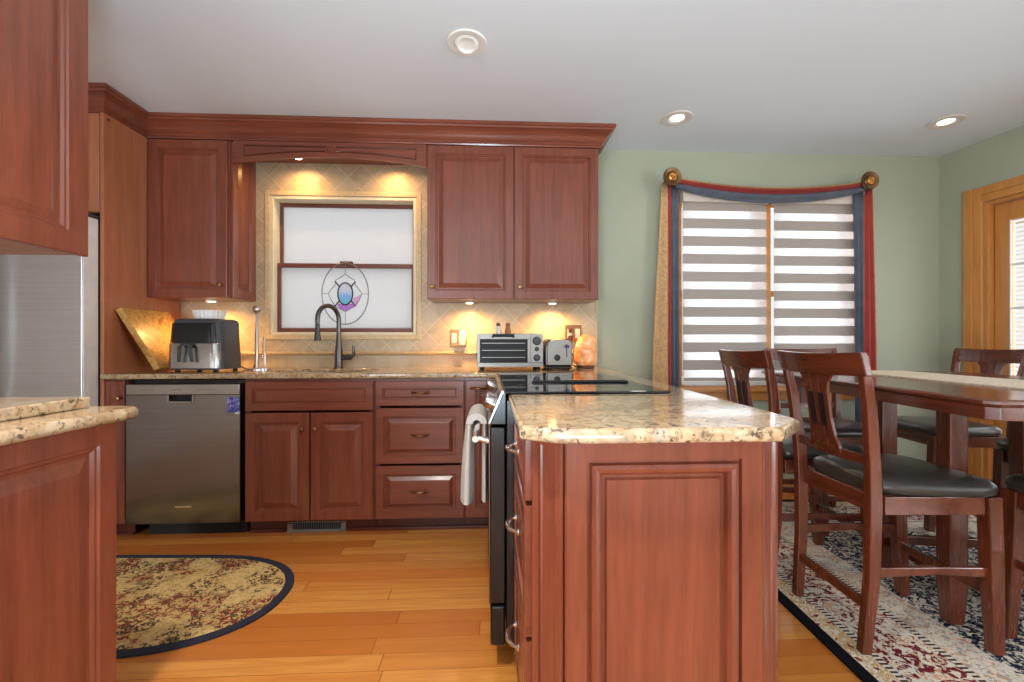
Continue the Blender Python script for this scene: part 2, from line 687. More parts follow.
# ------------------------------------------------------------------ window over the sink
win = B()
win.box(A0, A0 + 0.022, W - 0.012, W + WT, AZ0, AZ1).box(A1 - 0.022, A1, W - 0.012, W + WT, AZ0, AZ1)
win.box(A0 + 0.022, A1 - 0.022, W - 0.012, W + WT, AZ1 - 0.022, AZ1)
win.box(A0 + 0.022, A1 - 0.022, W - 0.012, W + WT, AZ0, AZ0 + 0.018)
w1 = struct('window_1', win, CREAM, 'double-hung window over the sink, frosted panes in brown sashes', 0.003)
zi = 1.645
b = B()
x0, x1 = A0 + 0.022, A1 - 0.022
for (y0, y1, z0, z1, st, rl) in ((W + 0.085, W + 0.12, zi - 0.015, AZ1 - 0.022, 0.020, 0.026), (W + 0.045, W + 0.082, AZ0 + 0.018, zi + 0.02, 0.022, 0.030)):
    b.box(x0, x0 + st, y0, y1, z0, z1).box(x1 - st, x1, y0, y1, z0, z1)
    b.box(x0 + st, x1 - st, y0, y1, z0, z0 + rl).box(x0 + st, x1 - st, y0, y1, z1 - rl, z1)
b.obj('window_sash', SASH, w1, 0.003)
b = B().box(-1.07, -0.98, W + 0.035, W + 0.06, zi + 0.015, zi + 0.035)
b.obj('window_latch', SASH, w1, 0.003)
b = B().box(x0 + 0.02, x1 - 0.02, W + 0.10, W + 0.104, zi, AZ1 - 0.04)
b.obj('window_pane', FROST, w1)
b = B().box(x0 + 0.02, x1 - 0.02, W + 0.062, W + 0.066, AZ0 + 0.03, zi)
b.obj('window_pane', FROST, w1)

# ------------------------------------------------------------------ dining window
b = B()
b.box(D0, D0 + 0.03, W - 0.004, W + WT, DZ0, DZ1).box(D1 - 0.03, D1, W - 0.004, W + WT, DZ0, DZ1)
b.box(D0 + 0.03, D1 - 0.03, W - 0.004, W + WT, DZ1 - 0.03, DZ1).box(D0 + 0.03, D1 - 0.03, W - 0.004, W + WT, DZ0, DZ0 + 0.03)
b.box(2.028, 2.072, W - 0.004, W + WT, DZ0 + 0.03, DZ1 - 0.03)
# casing on the wall
b.box(D0 - 0.05, D0, W - 0.02, W, DZ0 - 0.07, DZ1).box(D1, D1 + 0.05, W - 0.02, W, DZ0 - 0.07, DZ1)
b.box(D0, D1, W - 0.02, W, DZ0 - 0.07, DZ0 - 0.005)
w2 = struct('window_2', b, OAK, 'wide oak-trimmed dining window behind striped blinds', 0.003)
b = B().box(D0 - 0.09, D1 + 0.09, W - 0.05, W - 0.004, DZ0 - 0.004, DZ0 + 0.02)
b.obj('window_sill', OAK_X, w2, 0.004)
for xa, xb in ((D0 + 0.03, 2.028), (2.072, D1 - 0.03)):
    b = B()
    for (y0, y1, z0, z1) in ((W + 0.1, W + 0.135, 1.45, DZ1 - 0.03), (W + 0.06, W + 0.098, DZ0 + 0.03, 1.49)):
        b.box(xa, xa + 0.045, y0, y1, z0, z1).box(xb - 0.045, xb, y0, y1, z0, z1)
        b.box(xa + 0.045, xb - 0.045, y0, y1, z0, z0 + 0.045).box(xa + 0.045, xb - 0.045, y0, y1, z1 - 0.045, z1)
    b.obj('window_sash', OAK, w2, 0.003)
    b = B().box(xa + 0.04, xb - 0.04, W + 0.115, W + 0.119, 1.49, DZ1 - 0.07)
    b.box(xa + 0.04, xb - 0.04, W + 0.077, W + 0.081, DZ0 + 0.07, 1.45)
    b.obj('window_pane', GLASS, w2)


# ------------------------------------------------------------------ patio door
b = B()
cw = 0.105
for o0, o1, k0, k1 in ((-0.022, 0, 0, cw), (-0.032, -0.022, 0.06, cw)):
    rbox(b, DY1 + 0.0 + (0 if k0 == 0 else 0.05), DY1 + cw, o0, o1, 0, DH + cw)
    rbox(b, DY0 - cw, DY0 - (0 if k0 == 0 else 0.05), o0, o1, 0, DH + cw)
    rbox(b, DY0, DY1, o0, o1, DH + (0 if k0 == 0 else 0.05), DH + cw)
d1 = struct('door_1', b, OAK, 'oak-trimmed glass patio door', 0.004)
b = B()
rbox(b, DY1 - 0.025, DY1, 0.0, WT, 0.0, DH)
rbox(b, DY0, DY0 + 0.025, 0.0, WT, 0.0, DH)
rbox(b, DY0 + 0.025, DY1 - 0.025, 0.0, WT, DH - 0.025, DH)
b.obj('door_jamb', OAK, d1, 0.003)
b = B()
ly0, ly1 = 2.09, DY1 - 0.028
for (p0, p1) in ((2.09, DY1 - 0.028), (DY0 + 0.028, 2.08)):
    b = B()
    rbox(b, p1 - 0.085, p1, 0.045, 0.09, 0.012, DH - 0.03)
    rbox(b, p0, p0 + 0.085, 0.045, 0.09, 0.012, DH - 0.03)
    rbox(b, p0 + 0.085, p1 - 0.085, 0.045, 0.09, DH - 0.15, DH - 0.03)
    rbox(b, p0 + 0.085, p1 - 0.085, 0.045, 0.09, 0.012, 0.25)
    leaf = b.obj('door_leaf', OAK, d1, 0.004)
    b = B()
    rbox(b, p0 + 0.08, p1 - 0.08, 0.064, 0.070, 0.25, DH - 0.15)
    b.obj('glass_pane', GLASS, leaf)
    b = B()
    for z in (0.61, 0.97, 1.33, 1.62):
        rbox(b, p0 + 0.085, p1 - 0.085, 0.050, 0.063, z - 0.008, z + 0.008)
    yy = (p0 + p1) / 2
    rbox(b, yy - 0.008, yy + 0.008, 0.050, 0.063, 0.25, DH - 0.15)
    rbox(b, p1 - 0.092, p1 - 0.086, 0.038, 0.046, 0.25, DH - 0.15)
    b.obj('muntin', WHITE, leaf)
    b = B()
    z = 0.27
    while z < DH - 0.17:
        P = [rw(p0 + 0.09, 0.074, z), rw(p1 - 0.09, 0.074, z), rw(p1 - 0.09, 0.088, z + 0.013), rw(p0 + 0.09, 0.088, z + 0.013)]
        b.loft([P, [(q[0], q[1], q[2] + 0.0015) for q in P]])
        z += 0.03
    b.obj('blind_slat', WHITE, leaf)

# outdoors beyond the patio door
b = B().box(3.9, 12, -6, 10, -0.4, -0.3)
struct('ground_outside', b, plain('lawn_green', srgb(120, 140, 92), 0.9, var=0.2, scale=6))

# ------------------------------------------------------------------ cabinet helpers
RAISED = [(0.052, 0.0), (0.055, 0.006), (0.060, 0.006), (0.064, 0.014), (0.073, 0.014), (0.098, 0.003), (0.102, 0.0015)]
FLAT = [(0.038, 0.0), (0.040, 0.008), (0.046, 0.008), (0.048, 0.013), (0.052, 0.010)]
DRAW = [(0.046, 0.0), (0.049, 0.006), (0.054, 0.006), (0.057, 0.014), (0.064, 0.014), (0.082, 0.003), (0.085, 0.0015)]
XX, YY, ZZ = Vector((1, 0, 0)), Vector((0, 1, 0)), Vector((0, 0, 1))


def knob(p, n, parent, mat=BRONZE, r=0.015):
    return B().lathe(p, [(0.006, 0.0), (0.005, 0.012), (r * 0.8, 0.016), (r, 0.021), (r * 0.85, 0.027), (0.002, 0.030)], n, 16).obj('knob', mat, parent, smooth=50)


def bow_pull(p, u, n, parent, mat=BRONZE, w=0.09):
    p, u, n = Vector(p), Vector(u), Vector(n)
    pts, rs = [], []
    for i in range(13):
        t = i / 12
        a = (t - 0.5) * w
        pts.append(p + u * a + n * (0.004 + 0.024 * math.sin(PI * t) ** 0.7))
        rs.append(0.0035 + 0.0035 * math.sin(PI * t))
    bb = B().tube(pts, rs, 10)
    for sgn in (-1, 1):
        bb.lathe(p + u * (sgn * w / 2), [(0.009, 0), (0.008, 0.004), (0.004, 0.006)], n, 12)
    return bb.obj('pull_handle', mat, parent, smooth=50)


def carcass(x0, x1, y0, y1, z0, z1, parent, mat=CHERRY, name='cabinet_body'):
    """hollow base box with an open top and a face frame at y0"""
    t = 0.018
    bb = B()
    bb.box(x0, x0 + t, y0 + t, y1, z0, z1).box(x1 - t, x1, y0 + t, y1, z0, z1)
    bb.box(x0 + t, x1 - t, y1 - t, y1, z0, z1).box(x0 + t, x1 - t, y0 + t, y1 - t, z0, z0 + t)
    bb.box(x0, x0 + 0.03, y0, y0 + t, z0, z1).box(x1 - 0.03, x1, y0, y0 + t, z0, z1)
    bb.box(x0 + 0.03, x1 - 0.03, y0, y0 + t, z1 - 0.03, z1).box(x0 + 0.03, x1 - 0.03, y0, y0 + t, z0, z0 + 0.02)
    return bb.obj(name, mat, parent, 0.001)


CT = 0.925        # countertop height
CB = 0.895        # underside of the slab
FY = 2.58         # face-frame plane of the back run
FR = 2.56         # front of its doors


def front_panel(name, x0, x1, z0, z1, rings, parent, mat=CHERRY, y=FY, t=0.02):
    return B().panel((x0, y, z0), XX, ZZ, -YY, x1 - x0, z1 - z0, t, rings).obj(name, mat, parent)


# ---- narrow cabinet left of the dishwasher
t_ = thing('narrow_cabinet', 'narrow cherry base cabinet with one knob, between fridge panel and dishwasher', 'cabinet', (-2.08, W, 0))
carcass(-2.134, -2.028, FY, W - 0.005, 0.08, CB, t_)
d_ = front_panel('door', -2.132, -2.030, 0.09, 0.885, [(0.022, 0), (0.026, 0.006), (0.03, 0.006)], t_)
knob((-2.052, FR, 0.79), -YY, d_)
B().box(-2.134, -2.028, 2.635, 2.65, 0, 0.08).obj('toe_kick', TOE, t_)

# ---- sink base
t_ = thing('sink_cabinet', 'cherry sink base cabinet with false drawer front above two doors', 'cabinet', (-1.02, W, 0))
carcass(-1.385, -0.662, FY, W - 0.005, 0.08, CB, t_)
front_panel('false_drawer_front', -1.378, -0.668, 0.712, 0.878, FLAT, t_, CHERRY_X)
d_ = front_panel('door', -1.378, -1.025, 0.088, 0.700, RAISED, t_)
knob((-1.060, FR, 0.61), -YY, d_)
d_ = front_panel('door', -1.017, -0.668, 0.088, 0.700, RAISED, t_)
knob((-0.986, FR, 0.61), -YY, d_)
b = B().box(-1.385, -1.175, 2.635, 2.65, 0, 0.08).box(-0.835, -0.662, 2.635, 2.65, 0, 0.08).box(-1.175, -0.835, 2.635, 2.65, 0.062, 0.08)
b.obj('toe_kick', TOE, t_)

# ---- three drawers
t_ = thing('drawer_cabinet', 'cherry base cabinet with three drawers right of the sink cabinet', 'cabinet', (-0.4, W, 0))
carcass(-0.660, -0.146, FY, W - 0.005, 0.08, CB, t_)
for z0, z1, rg in ((0.735, 0.878, FLAT), (0.402, 0.722, DRAW), (0.088, 0.390, DRAW)):
    d_ = front_panel('drawer', -0.655, -0.150, z0, z1, rg, t_, CHERRY_X)
    bow_pull((-0.40, FR - 0.002, (z0 + z1) / 2 + 0.005), XX, -YY, d_)
B().box(-0.660, -0.146, 2.635, 2.65, 0, 0.08).obj('toe_kick', TOE, t_)

# ---- corner cabinet
t_ = thing('corner_cabinet', 'cherry corner base cabinet half hidden behind the range', 'cabinet', (0.02, W, 0))
carcass(-0.144, 0.62, FY, W - 0.005, 0.08, CB, t_)
d_ = front_panel('door', -0.138, 0.055, 0.088, 0.878, RAISED, t_)
bow_pull((-0.065, FR - 0.002, 0.835), XX, -YY, d_)
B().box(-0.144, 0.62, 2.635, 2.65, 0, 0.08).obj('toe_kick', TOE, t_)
b = B().box(-2.134, -2.03, 2.617, 2.634, 0, 0.016).box(-1.385, -1.18, 2.617, 2.634, 0, 0.016).box(-0.83, 0.0, 2.617, 2.634, 0, 0.016)
struct('trim_1', b, TOE, None, 0.003)

# ---- floor register in the toe kick
t_ = thing('floor_register', 'grey metal vent grille in the toe kick under the sink cabinet', 'vent', (-1.005, 2.63, 0))
b = B().box(-1.172, -0.838, 2.612, 2.632, 0.001, 0.012).box(-1.172, -0.838, 2.626, 2.634, 0.05, 0.058)
b.box(-1.172, -1.145, 2.618, 2.634, 0.012, 0.05).box(-0.865, -0.838, 2.618, 2.634, 0.012, 0.05)
b.obj('frame', plain('register_metal', srgb(150, 146, 138), 0.4, 0.6), t_, 0.002)
B().box(-1.145, -0.865, 2.630, 2.634, 0.012, 0.05).obj('backing', BLACKMAT, t_)
b = B()
for i in range(22):
    x = -1.14 + i * 0.0127
    b.box(x, x + 0.004, 2.620, 2.629, 0.012, 0.05)
b.obj('louver', plain('register_louver', srgb(120, 128, 130), 0.4, 0.6), t_)

# ---- dishwasher
t_ = thing('dishwasher', 'stainless steel dishwasher with recessed pocket handle', 'dishwasher', (-1.705, W, 0))
x0, x1 = -2.015, -1.392
B().box(x0, x1, 2.60, W - 0.01, 0.11, 0.885).obj('tub', BLACK, t_)
B().box(x0 + 0.07, x1 - 0.01, 2.63, 2.65, 0.0, 0.11).obj('kick_plate', BLACKMAT, t_)
hx0, hx1, hz0, hz1 = -1.777, -1.655, 0.772, 0.806
b = B()
yb = 2.545
# door as panels round the pocket
for (a0, a1, c0, c1) in ((x0 + 0.006, hx0, 0.092, 0.806), (hx1, x1 - 0.006, 0.092, 0.806), (hx0, hx1, 0.092, hz0)):
    b.box(a0, a1, yb, 2.598, c0, c1)
door = b.obj('door', STEEL, t_)
b = B().box(x0 + 0.006, x1 - 0.006, yb - 0.002, 2.598, 0.807, 0.866)
cp = b.obj('control_strip', STEEL_H, t_, 0.004)
b = B().box(hx0, hx1, 2.575, 2.597, hz0, hz1)
b.obj('handle_pocket', BLACK, door)
b = B().box(hx0 - 0.012, hx0, yb - 0.004, yb + 0.01, hz0 - 0.012, hz1).box(hx1, hx1 + 0.012, yb - 0.004, yb + 0.01, hz0 - 0.012, hz1)
b.box(hx0, hx1, yb - 0.004, yb + 0.01, hz0 - 0.012, hz0)
b.obj('handle_rim', STEEL_H, door, 0.002)
B().box(-1.747, -1.656, yb - 0.003, yb, 0.180, 0.189).obj('nameplate', CHROME, door, 0.001)
GP = plain('grey_print', srgb(110, 110, 112), 0.5)
for i in range(9):
    B().box(-1.93 + i * 0.015 + (0.09 if i > 4 else 0), -1.922 + i * 0.015 + (0.09 if i > 4 else 0), yb - 0.003, yb - 0.002, 0.834, 0.838).obj('control_mark', GP, cp)
for i in range(7):
    B().box(-1.63 + i * 0.016, -1.622 + i * 0.016, yb - 0.003, yb - 0.002, 0.834, 0.838).obj('control_mark', GP, cp)

# magnet on the dishwasher
def magnet_mat():
    a = N('blue_picture')
    f = a.noise(a.co('Object'), 45, 3, 1.0)
    a.set(a.ramp(f, [(0.35, srgb(30, 40, 110)), (0.48, srgb(70, 90, 170)), (0.55, srgb(120, 110, 190)), (0.66, srgb(190, 200, 225))]), 0.35)
    return a.m


t_ = thing('fridge_magnet', 'small blue picture magnet on the dishwasher corner', 'magnet', (-1.427, yb, 0.70))
B().box(-1.464, -1.398, yb - 0.004, yb - 0.0005, 0.708, 0.792).obj('picture', magnet_mat(), t_, 0.001)
B().box(-1.42, -1.398, yb - 0.005, yb - 0.0005, 0.700, 0.7075).obj('tab', WHITE, t_)


# ------------------------------------------------------------------ countertops (curve outlines give rounded edges and the sink cut-out)
def slab(name, outline, holes, z0, z1, mat, round_=0.010, loc=None):
    cu = bpy.data.curves.new(name, 'CURVE')
    cu.dimensions = '2D'
    cu.fill_mode = 'BOTH'
    r = min(round_, (z1 - z0) / 2 * 0.98)
    cu.extrude = (z1 - z0) / 2 - r
    cu.bevel_depth = r
    cu.bevel_resolution = 3
    cu.offset = -r
    for pts in [outline] + holes:
        sp = cu.splines.new('POLY')
        sp.points.add(len(pts) - 1)
        for p, q in zip(sp.points, pts):
            p.co = (q[0], q[1], 0, 1)
        sp.use_cyclic_u = True
    co = bpy.data.objects.new(name + '_outline', cu)
    COL.objects.link(co)
    co.location = (0, 0, (z0 + z1) / 2)
    dg = bpy.context.evaluated_depsgraph_get()
    dg.update()
    me = bpy.data.meshes.new_from_object(co.evaluated_get(dg))
    bpy.data.objects.remove(co, do_unlink=True)
    me.transform(Matrix.Translation((0, 0, (z0 + z1) / 2)))
    if loc is not None:
        me.transform(Matrix.Translation(-Vector(loc)))
    me.materials.clear()
    me.materials.append(mat)
    me.name = name
    me.shade_smooth()
    me.set_sharp_from_angle(angle=math.radians(35))
    o = bpy.data.objects.new(name, me)
    if loc is not None:
        o.location = loc
    COL.objects.link(o)
    return o


def rrect(x0, x1, y0, y1, r, n=5):
    pts = []
    for cx, cy, a in ((x1 - r, y1 - r, 0), (x0 + r, y1 - r, 90), (x0 + r, y0 + r, 180), (x1 - r, y0 + r, 270)):
        for k in range(n + 1):
            an = math.radians(a + 90 * k / n)
            pts.append((cx + r * math.cos(an), cy + r * math.sin(an)))
    return pts


RY0, RY1 = 1.45, 2.365       # range along the peninsula
CKX = 0.605                  # right edge of the cooktop
SK = (-1.33, -0.735, 2.66, 2.99)
outline = [(-2.134, W - 0.002), (-2.134, 2.53), (0.06, 2.53), (0.06, RY1 + 0.004), (CKX + 0.002, RY1 + 0.004), (CKX + 0.002, RY0 - 0.004),
           (0.06, RY0 - 0.004), (0.06, 0.893), (0.142, 0.846), (0.580, 0.846), (0.678, 0.936), (0.684, 0.96), (0.80, W - 0.002)]
o = slab('granite_countertop', outline, [rrect(*SK, 0.05)], CB, CT, GRANITE, 0.009)
tag(o, 'speckled beige granite countertop running under the window and along the peninsula', 'countertop')

# sink
t_ = thing('kitchen_sink', 'undermount stainless sink set into the counter below the window', 'sink', (-1.03, 2.82, CB - 0.2))
x0, x1, y0, y1 = SK
rings = []
for ins, z in ((-0.02, CB - 0.001), (0.0, CB - 0.001), (0.004, CB - 0.16), (0.04, CB - 0.195), (0.2, CB - 0.2)):
    rings.append([(p[0], p[1], z) for p in rrect(x0 + ins * 0.8, x1 - ins * 0.8, y0 + ins * 0.7, y1 - ins * 0.7, 0.05)])
B().loft(rings, True, False).obj('bowl', STEEL_H, t_, smooth=40)
bpy.data.objects['bowl'].modifiers.new('thick', 'SOLIDIFY').thickness = 0.0015
B().lathe((-1.03, 2.82, CB - 0.1995), [(0.045, 0), (0.04, 0.003), (0.02, 0.002), (0.001, 0.001)], ZZ, 20).obj('drain', CHROME, t_, smooth=40)

# ------------------------------------------------------------------ tiled backsplash
bsx0, bsx1 = -2.132, 0.775
YB0 = W - 0.012
fr = 0.035
b = B()
bz1 = 2.36
zl = 1.012
for (a0, a1, c0, c1) in ((bsx0, A0 - fr, zl, 1.42), (A1 + fr, bsx1 - 0.012, zl, 1.42), (A0 - fr, A1 + fr, zl, AZ0 - fr), (-1.63, A0 - fr, 1.42, bz1), (A1 + fr, -0.41, 1.42, bz1), (A0 - fr, A1 + fr, AZ1 + fr, bz1)):
    b.box(a0, a1, YB0, W - 0.001, c0, c1)
bs = b.obj('tile_backsplash', TILE, None)
tag(bs, 'beige tumbled-stone backsplash laid diagonally round the sink window', 'backsplash')
B().box(bsx0, bsx1 - 0.012, YB0, W - 0.001, CT, zl - 0.0005).obj('lower_tile', TILE_S, bs)
b = B()
n = 150
for i in range(n):
    x = bsx0 + 0.01 + (bsx1 - bsx0 - 0.05) * i / n
    b.beam([((x, W - 0.016, 1.010), (0.0055, 0, 0), (0, 0.006, 0)), ((x + 0.010, W - 0.026, 1.024), (0.0065, 0, 0), (0, 0.007, 0)), ((x + 0.020, W - 0.016, 1.038), (0.0055, 0, 0), (0, 0.006, 0))])
b.obj('rope_border', ROPE, bs, smooth=60)
b = B().box(A0 - fr, A0 - 0.001, YB0 - 0.006, W - 0.001, AZ0 - fr, AZ1 + fr).box(A1 + 0.001, A1 + fr, YB0 - 0.006, W - 0.001, AZ0 - fr, AZ1 + fr)
b.box(A0 - 0.001, A1 + 0.001, YB0 - 0.006, W - 0.001, AZ1 + 0.001, AZ1 + fr).box(A0 - 0.001, A1 + 0.001, YB0 - 0.012, W - 0.001, AZ0 - fr, AZ0 - 0.001)
b.obj('window_edge_tile', ROPE, bs, 0.004)
B().box(bsx1 - 0.0115, bsx1, YB0 - 0.004, W - 0.001, CT, 1.41).obj('edge_tile', ROPE, bs, 0.004)

# ------------------------------------------------------------------ upper cabinets
UF = 2.88          # face frame; doors stand 20 mm proud
UZ0, UZ1 = 1.385, 2.372


def upper(name, label, x0, x1, doors, side=None):
    t = thing(name, label, 'cabinet', ((x0 + x1) / 2, W, UZ0))
    B().box(x0, x1, UF, W - 0.002, UZ0 + 0.01, UZ1).obj('cabinet_body', CHERRY, t, 0.001)
    B().box(x0, x1, UF - 0.012, W - 0.014, UZ0 - 0.0045, UZ0 + 0.0095).obj('light_rail', CHERRY_X, t, 0.002)
    for a0, a1, kx in doors:
        d = front_panel('door', a0, a1, UZ0 - 0.004, UZ1 - 0.004, RAISED, t, CHERRY, UF)
        knob((kx, UF - 0.02, UZ0 + 0.075), -YY, d)
    return t


tu = upper('wall_cabinet', 'single-door cherry wall cabinet left of the sink window', -2.134, -1.640, [(-2.132, -1.652, -1.685)])
B().panel((-1.639, UF + 0.005, UZ0), YY, ZZ, XX, W - 0.02 - UF, UZ1 - UZ0, 0.016, RAISED).obj('side_panel', CHERRY, tu)
upper('wall_cabinet', 'double-door cherry wall cabinet right of the sink window', -0.404, 0.712, [(-0.402, 0.152, -0.37), (0.158, 0.708, 0.195)])

# arched valance
t_ = thing('window_valance', 'arched cherry valance board bridging the wall cabinets over the sink window', 'valance', (-1.02, UF, 2.25))
vx0, vx1 = -1.615, -0.4065
bot = []
for i in range(25):
    u = i / 24
    bot.append((vx0 + (vx1 - vx0) * u, 2.226 + 0.052 * math.sin(PI * u) ** 0.8))
top = [(vx1, UZ1), (vx0, UZ1)]
B().prism(bot + top, 'y', UF - 0.016, UF + 0.004).obj('board', CHERRY_X, t_, 0.002)


def half_panel(sgn):
    xa = -1.01 + sgn * 0.035
    xb = -1.01 + sgn * 0.535
    def zb(x):
        u = (x - vx0) / (vx1 - vx0)
        return 2.226 + 0.052 * math.sin(PI * u) ** 0.8 + 0.036
    pts = [(xb, 2.342)] + [(xa, 2.342)] + [(xa + (xb - xa) * k / 8, min(zb(xa + (xb - xa) * k / 8), 2.325)) for k in range(9)]
    return pts


for sgn in (-1, 1):
    pts = half_panel(sgn)
    B().tube([(x, UF - 0.017, z) for x, z in pts], 0.005, 8, True).obj('bead_molding', TOE, t_, smooth=60)
B().lathe((-1.01, UF - 0.016, 2.322), [(0.028, 0), (0.028, 0.006), (0.022, 0.009), (0.016, 0.006), (0.01, 0.01), (0.001, 0.012)], -YY, 4).obj('rosette', CHERRY, t_)

# ------------------------------------------------------------------ fridge, its tall panel and the cabinet above
PX = -2.135
t_ = thing('fridge_surround', 'tall cherry end board standing between the fridge and counter', 'cabinet side', (PX, 2.8, 0))
B().box(PX - 0.02, PX, 2.555, W - 0.002, 0, UZ1).obj('board', PANEL, t_, 0.002)
B().cyl((PX + 0.002, 2.585, 2.345), (PX, 2.585, 2.345), 0.008, 0.008, 12).obj('screw_cap', TOE, t_)

t_ = thing('over_fridge_cabinet', 'shallow cherry cabinet above the refrigerator', 'cabinet', (-2.62, W, 1.82))
B().box(-3.10, PX - 0.022, 2.57, W - 0.002, 1.82, UZ1).obj('cabinet_body', CHERRY_IN, t_)
front_panel('door', -2.62, PX - 0.025, 1.822, UZ1 - 0.004, RAISED, t_, PANEL, 2.57, 0.015)
front_panel('door', -3.09, -2.625, 1.822, UZ1 - 0.004, RAISED, t_, PANEL, 2.57, 0.015)

t_ = thing('refrigerator', 'stainless steel refrigerator at the left edge', 'refrigerator', (-2.62, W, 0))
B().box(-3.08, -2.166, 2.56, W - 0.03, 0.02, 1.775).obj('body', CHARCOAL, t_, 0.004)
b = B().box(-2.62, -2.162, 2.455, 2.555, 0.70, 1.78)
fd = b.obj('door', STEEL_FR, t_, 0.004, seg=2)
B().box(-3.08, -2.626, 2.455, 2.555, 0.70, 1.78).obj('door', STEEL_FR, t_, 0.012, seg=3)
dr = B().box(-3.08, -2.162, 2.455, 2.555, 0.06, 0.694).obj('freezer_drawer', STEEL_FR, t_, 0.012, seg=3)
B().tube([(-2.575, 2.452, 0.80), (-2.575, 2.405, 0.83), (-2.575, 2.40, 1.2), (-2.575, 2.405, 1.67), (-2.575, 2.452, 1.70)], 0.012, 12).obj('handle', STEEL_H, fd, smooth=50)
B().tube([(-2.95, 2.452, 0.62), (-2.92, 2.40, 0.62), (-2.30, 2.40, 0.62), (-2.27, 2.452, 0.62)], 0.012, 12).obj('handle', STEEL_H, dr, smooth=50)
B().box(-2.162, -2.1585, 2.462, 2.548, 0.705, 1.774).obj('door_edge_sheen', plain('pale_edge_sheen', srgb(226, 228, 228), 0.4, 0.2), fd, 0.001)  # pale strip paints the bright reflection on the door's side edge
B().box(-2.24, -2.166, 2.47, 2.60, 1.782, 1.80).obj('hinge_cover', CHARCOAL, t_, 0.004)

# ------------------------------------------------------------------ crown moulding
def sweep(path, prof, mat, name, parent=None):
    """path: 2D points, profile: (out, z); out is to the right of the walking direction"""
    rings = []
    n = len(path)
    for i, p in enumerate(path):
        p = Vector(p)
        d0 = (p - Vector(path[i - 1])).normalized() if i > 0 else None
        d1 = (Vector(path[i + 1]) - p).normalized() if i < n - 1 else None
        d0 = d0 or d1
        d1 = d1 or d0
        n0, n1 = Vector((d0.y, -d0.x)), Vector((d1.y, -d1.x))
        m = (n0 + n1).normalized()
        m = m / m.dot(n0)
        rings.append([(p.x + m.x * o, p.y + m.y * o, z) for o, z in prof])
    return B().loft(rings).obj(name, mat, parent, smooth=25)


crown = [(-0.03, 2.374), (0.012, 2.374), (0.016, 2.382), (0.012, 2.390), (0.012, 2.402), (0.024, 2.412), (0.030, 2.424), (0.044, 2.444), (0.064, 2.462), (0.074, 2.466),
         (0.076, 2.476), (0.084, 2.480), (0.084, 2.499), (-0.03, 2.499)]
path = [(-3.12, 2.575), (PX - 0.02, 2.575), (PX - 0.02, 2.874), (0.722, 2.874), (0.722, W - 0.001)]
o = sweep(path, crown, CHERRY_X, 'crown_molding')
tag(o, 'stepped cherry crown molding between the wall cabinets and ceiling', 'molding')


# ------------------------------------------------------------------ peninsula drawer cabinet
t_ = thing('peninsula_cabinet', 'cherry peninsula end cabinet with raised end panel and three drawers', 'cabinet', (0.36, 1.2, 0))
poly = [(0.098, 1.445), (0.098, 0.975), (0.158, 0.928), (0.578, 0.928), (0.648, 0.985), (0.648, 1.445)]
B().prism(poly, 'z', 0.09, CB - 0.001).obj('cabinet_body', CHERRY, t_, 0.001)
kick = [(0.14, 1.445), (0.14, 0.99), (0.18, 0.975), (0.55, 0.975), (0.61, 1.02), (0.61, 1.445)]
B().prism(kick, 'z', 0.0, 0.0895).obj('toe_kick', TOE, t_)
END = [(0.046, 0.0), (0.050, 0.004), (0.056, 0.004), (0.062, 0.012), (0.068, 0.012), (0.075, 0.006), (0.080, 0.009), (0.083, 0.009)]
ENDP = [(0.046, 0), (0.048, 0.009), (0.053, 0.009), (0.056, -0.003), (0.063, -0.007), (0.071, -0.004), (0.077, 0.003), (0.079, 0.014), (0.086, 0.014), (0.090, 0.008)]
B().panel((0.156, 0.9275, 0.092), XX, ZZ, -YY, 0.424, CB - 0.094, 0.016, ENDP).obj('end_panel', CHERRY, t_)
u = (Vector((0.158, 0.928, 0)) - Vector((0.098, 0.975, 0)))
n_ = Vector((u.y, -u.x, 0)).normalized()
FLC = [(0.018, 0), (0.020, 0.006), (0.024, 0.008)]
B().panel(Vector((0.098, 0.975, 0.092)) + n_ * 0.0005, u.normalized(), ZZ, n_, u.length, CB - 0.094, 0.012, FLC).obj('corner_panel', CHERRY, t_)
u = (Vector((0.648, 0.985, 0)) - Vector((0.578, 0.928, 0)))
n_ = Vector((u.y, -u.x, 0)).normalized()
B().panel(Vector((0.578, 0.928, 0.092)) + n_ * 0.0005, u.normalized(), ZZ, n_, u.length, CB - 0.094, 0.012, FLC).obj('corner_panel', CHERRY, t_)
for z0, z1, rg, zp in ((0.735, 0.880, FLAT, 0.80), (0.425, 0.722, DRAW, 0.585), (0.100, 0.412, DRAW, 0.275)):
    d_ = B().panel((0.0978, 1.43, z0), -YY, ZZ, -XX, 0.43, z1 - z0, 0.02, rg).obj('drawer', CHERRY_Y, t_)
    bow_pull((0.0765, 1.235, zp), YY, -XX, d_, CHROME, 0.10)

# back panel of the peninsula, dining side, and the corner filler behind the range
t_ = thing('peninsula_back_panel', 'cherry panelling along the dining side of the peninsula', 'panel', (0.65, 2.2, 0))
b = B()
for a in range(3):
    ya = 1.446 + a * 0.572
    b.panel((0.648, ya, 0.0), YY, ZZ, XX, 0.57, CB - 0.001, 0.018, RAISED)
b.obj('panelling', CHERRY, t_)
t_ = thing('filler_panel', 'cherry filler strip between range and corner cabinet', 'panel', (0.09, 2.46, 0))
B().box(0.08, 0.10, RY1 + 0.004, FR - 0.002, 0.08, CB - 0.001).obj('board', CHERRY, t_)

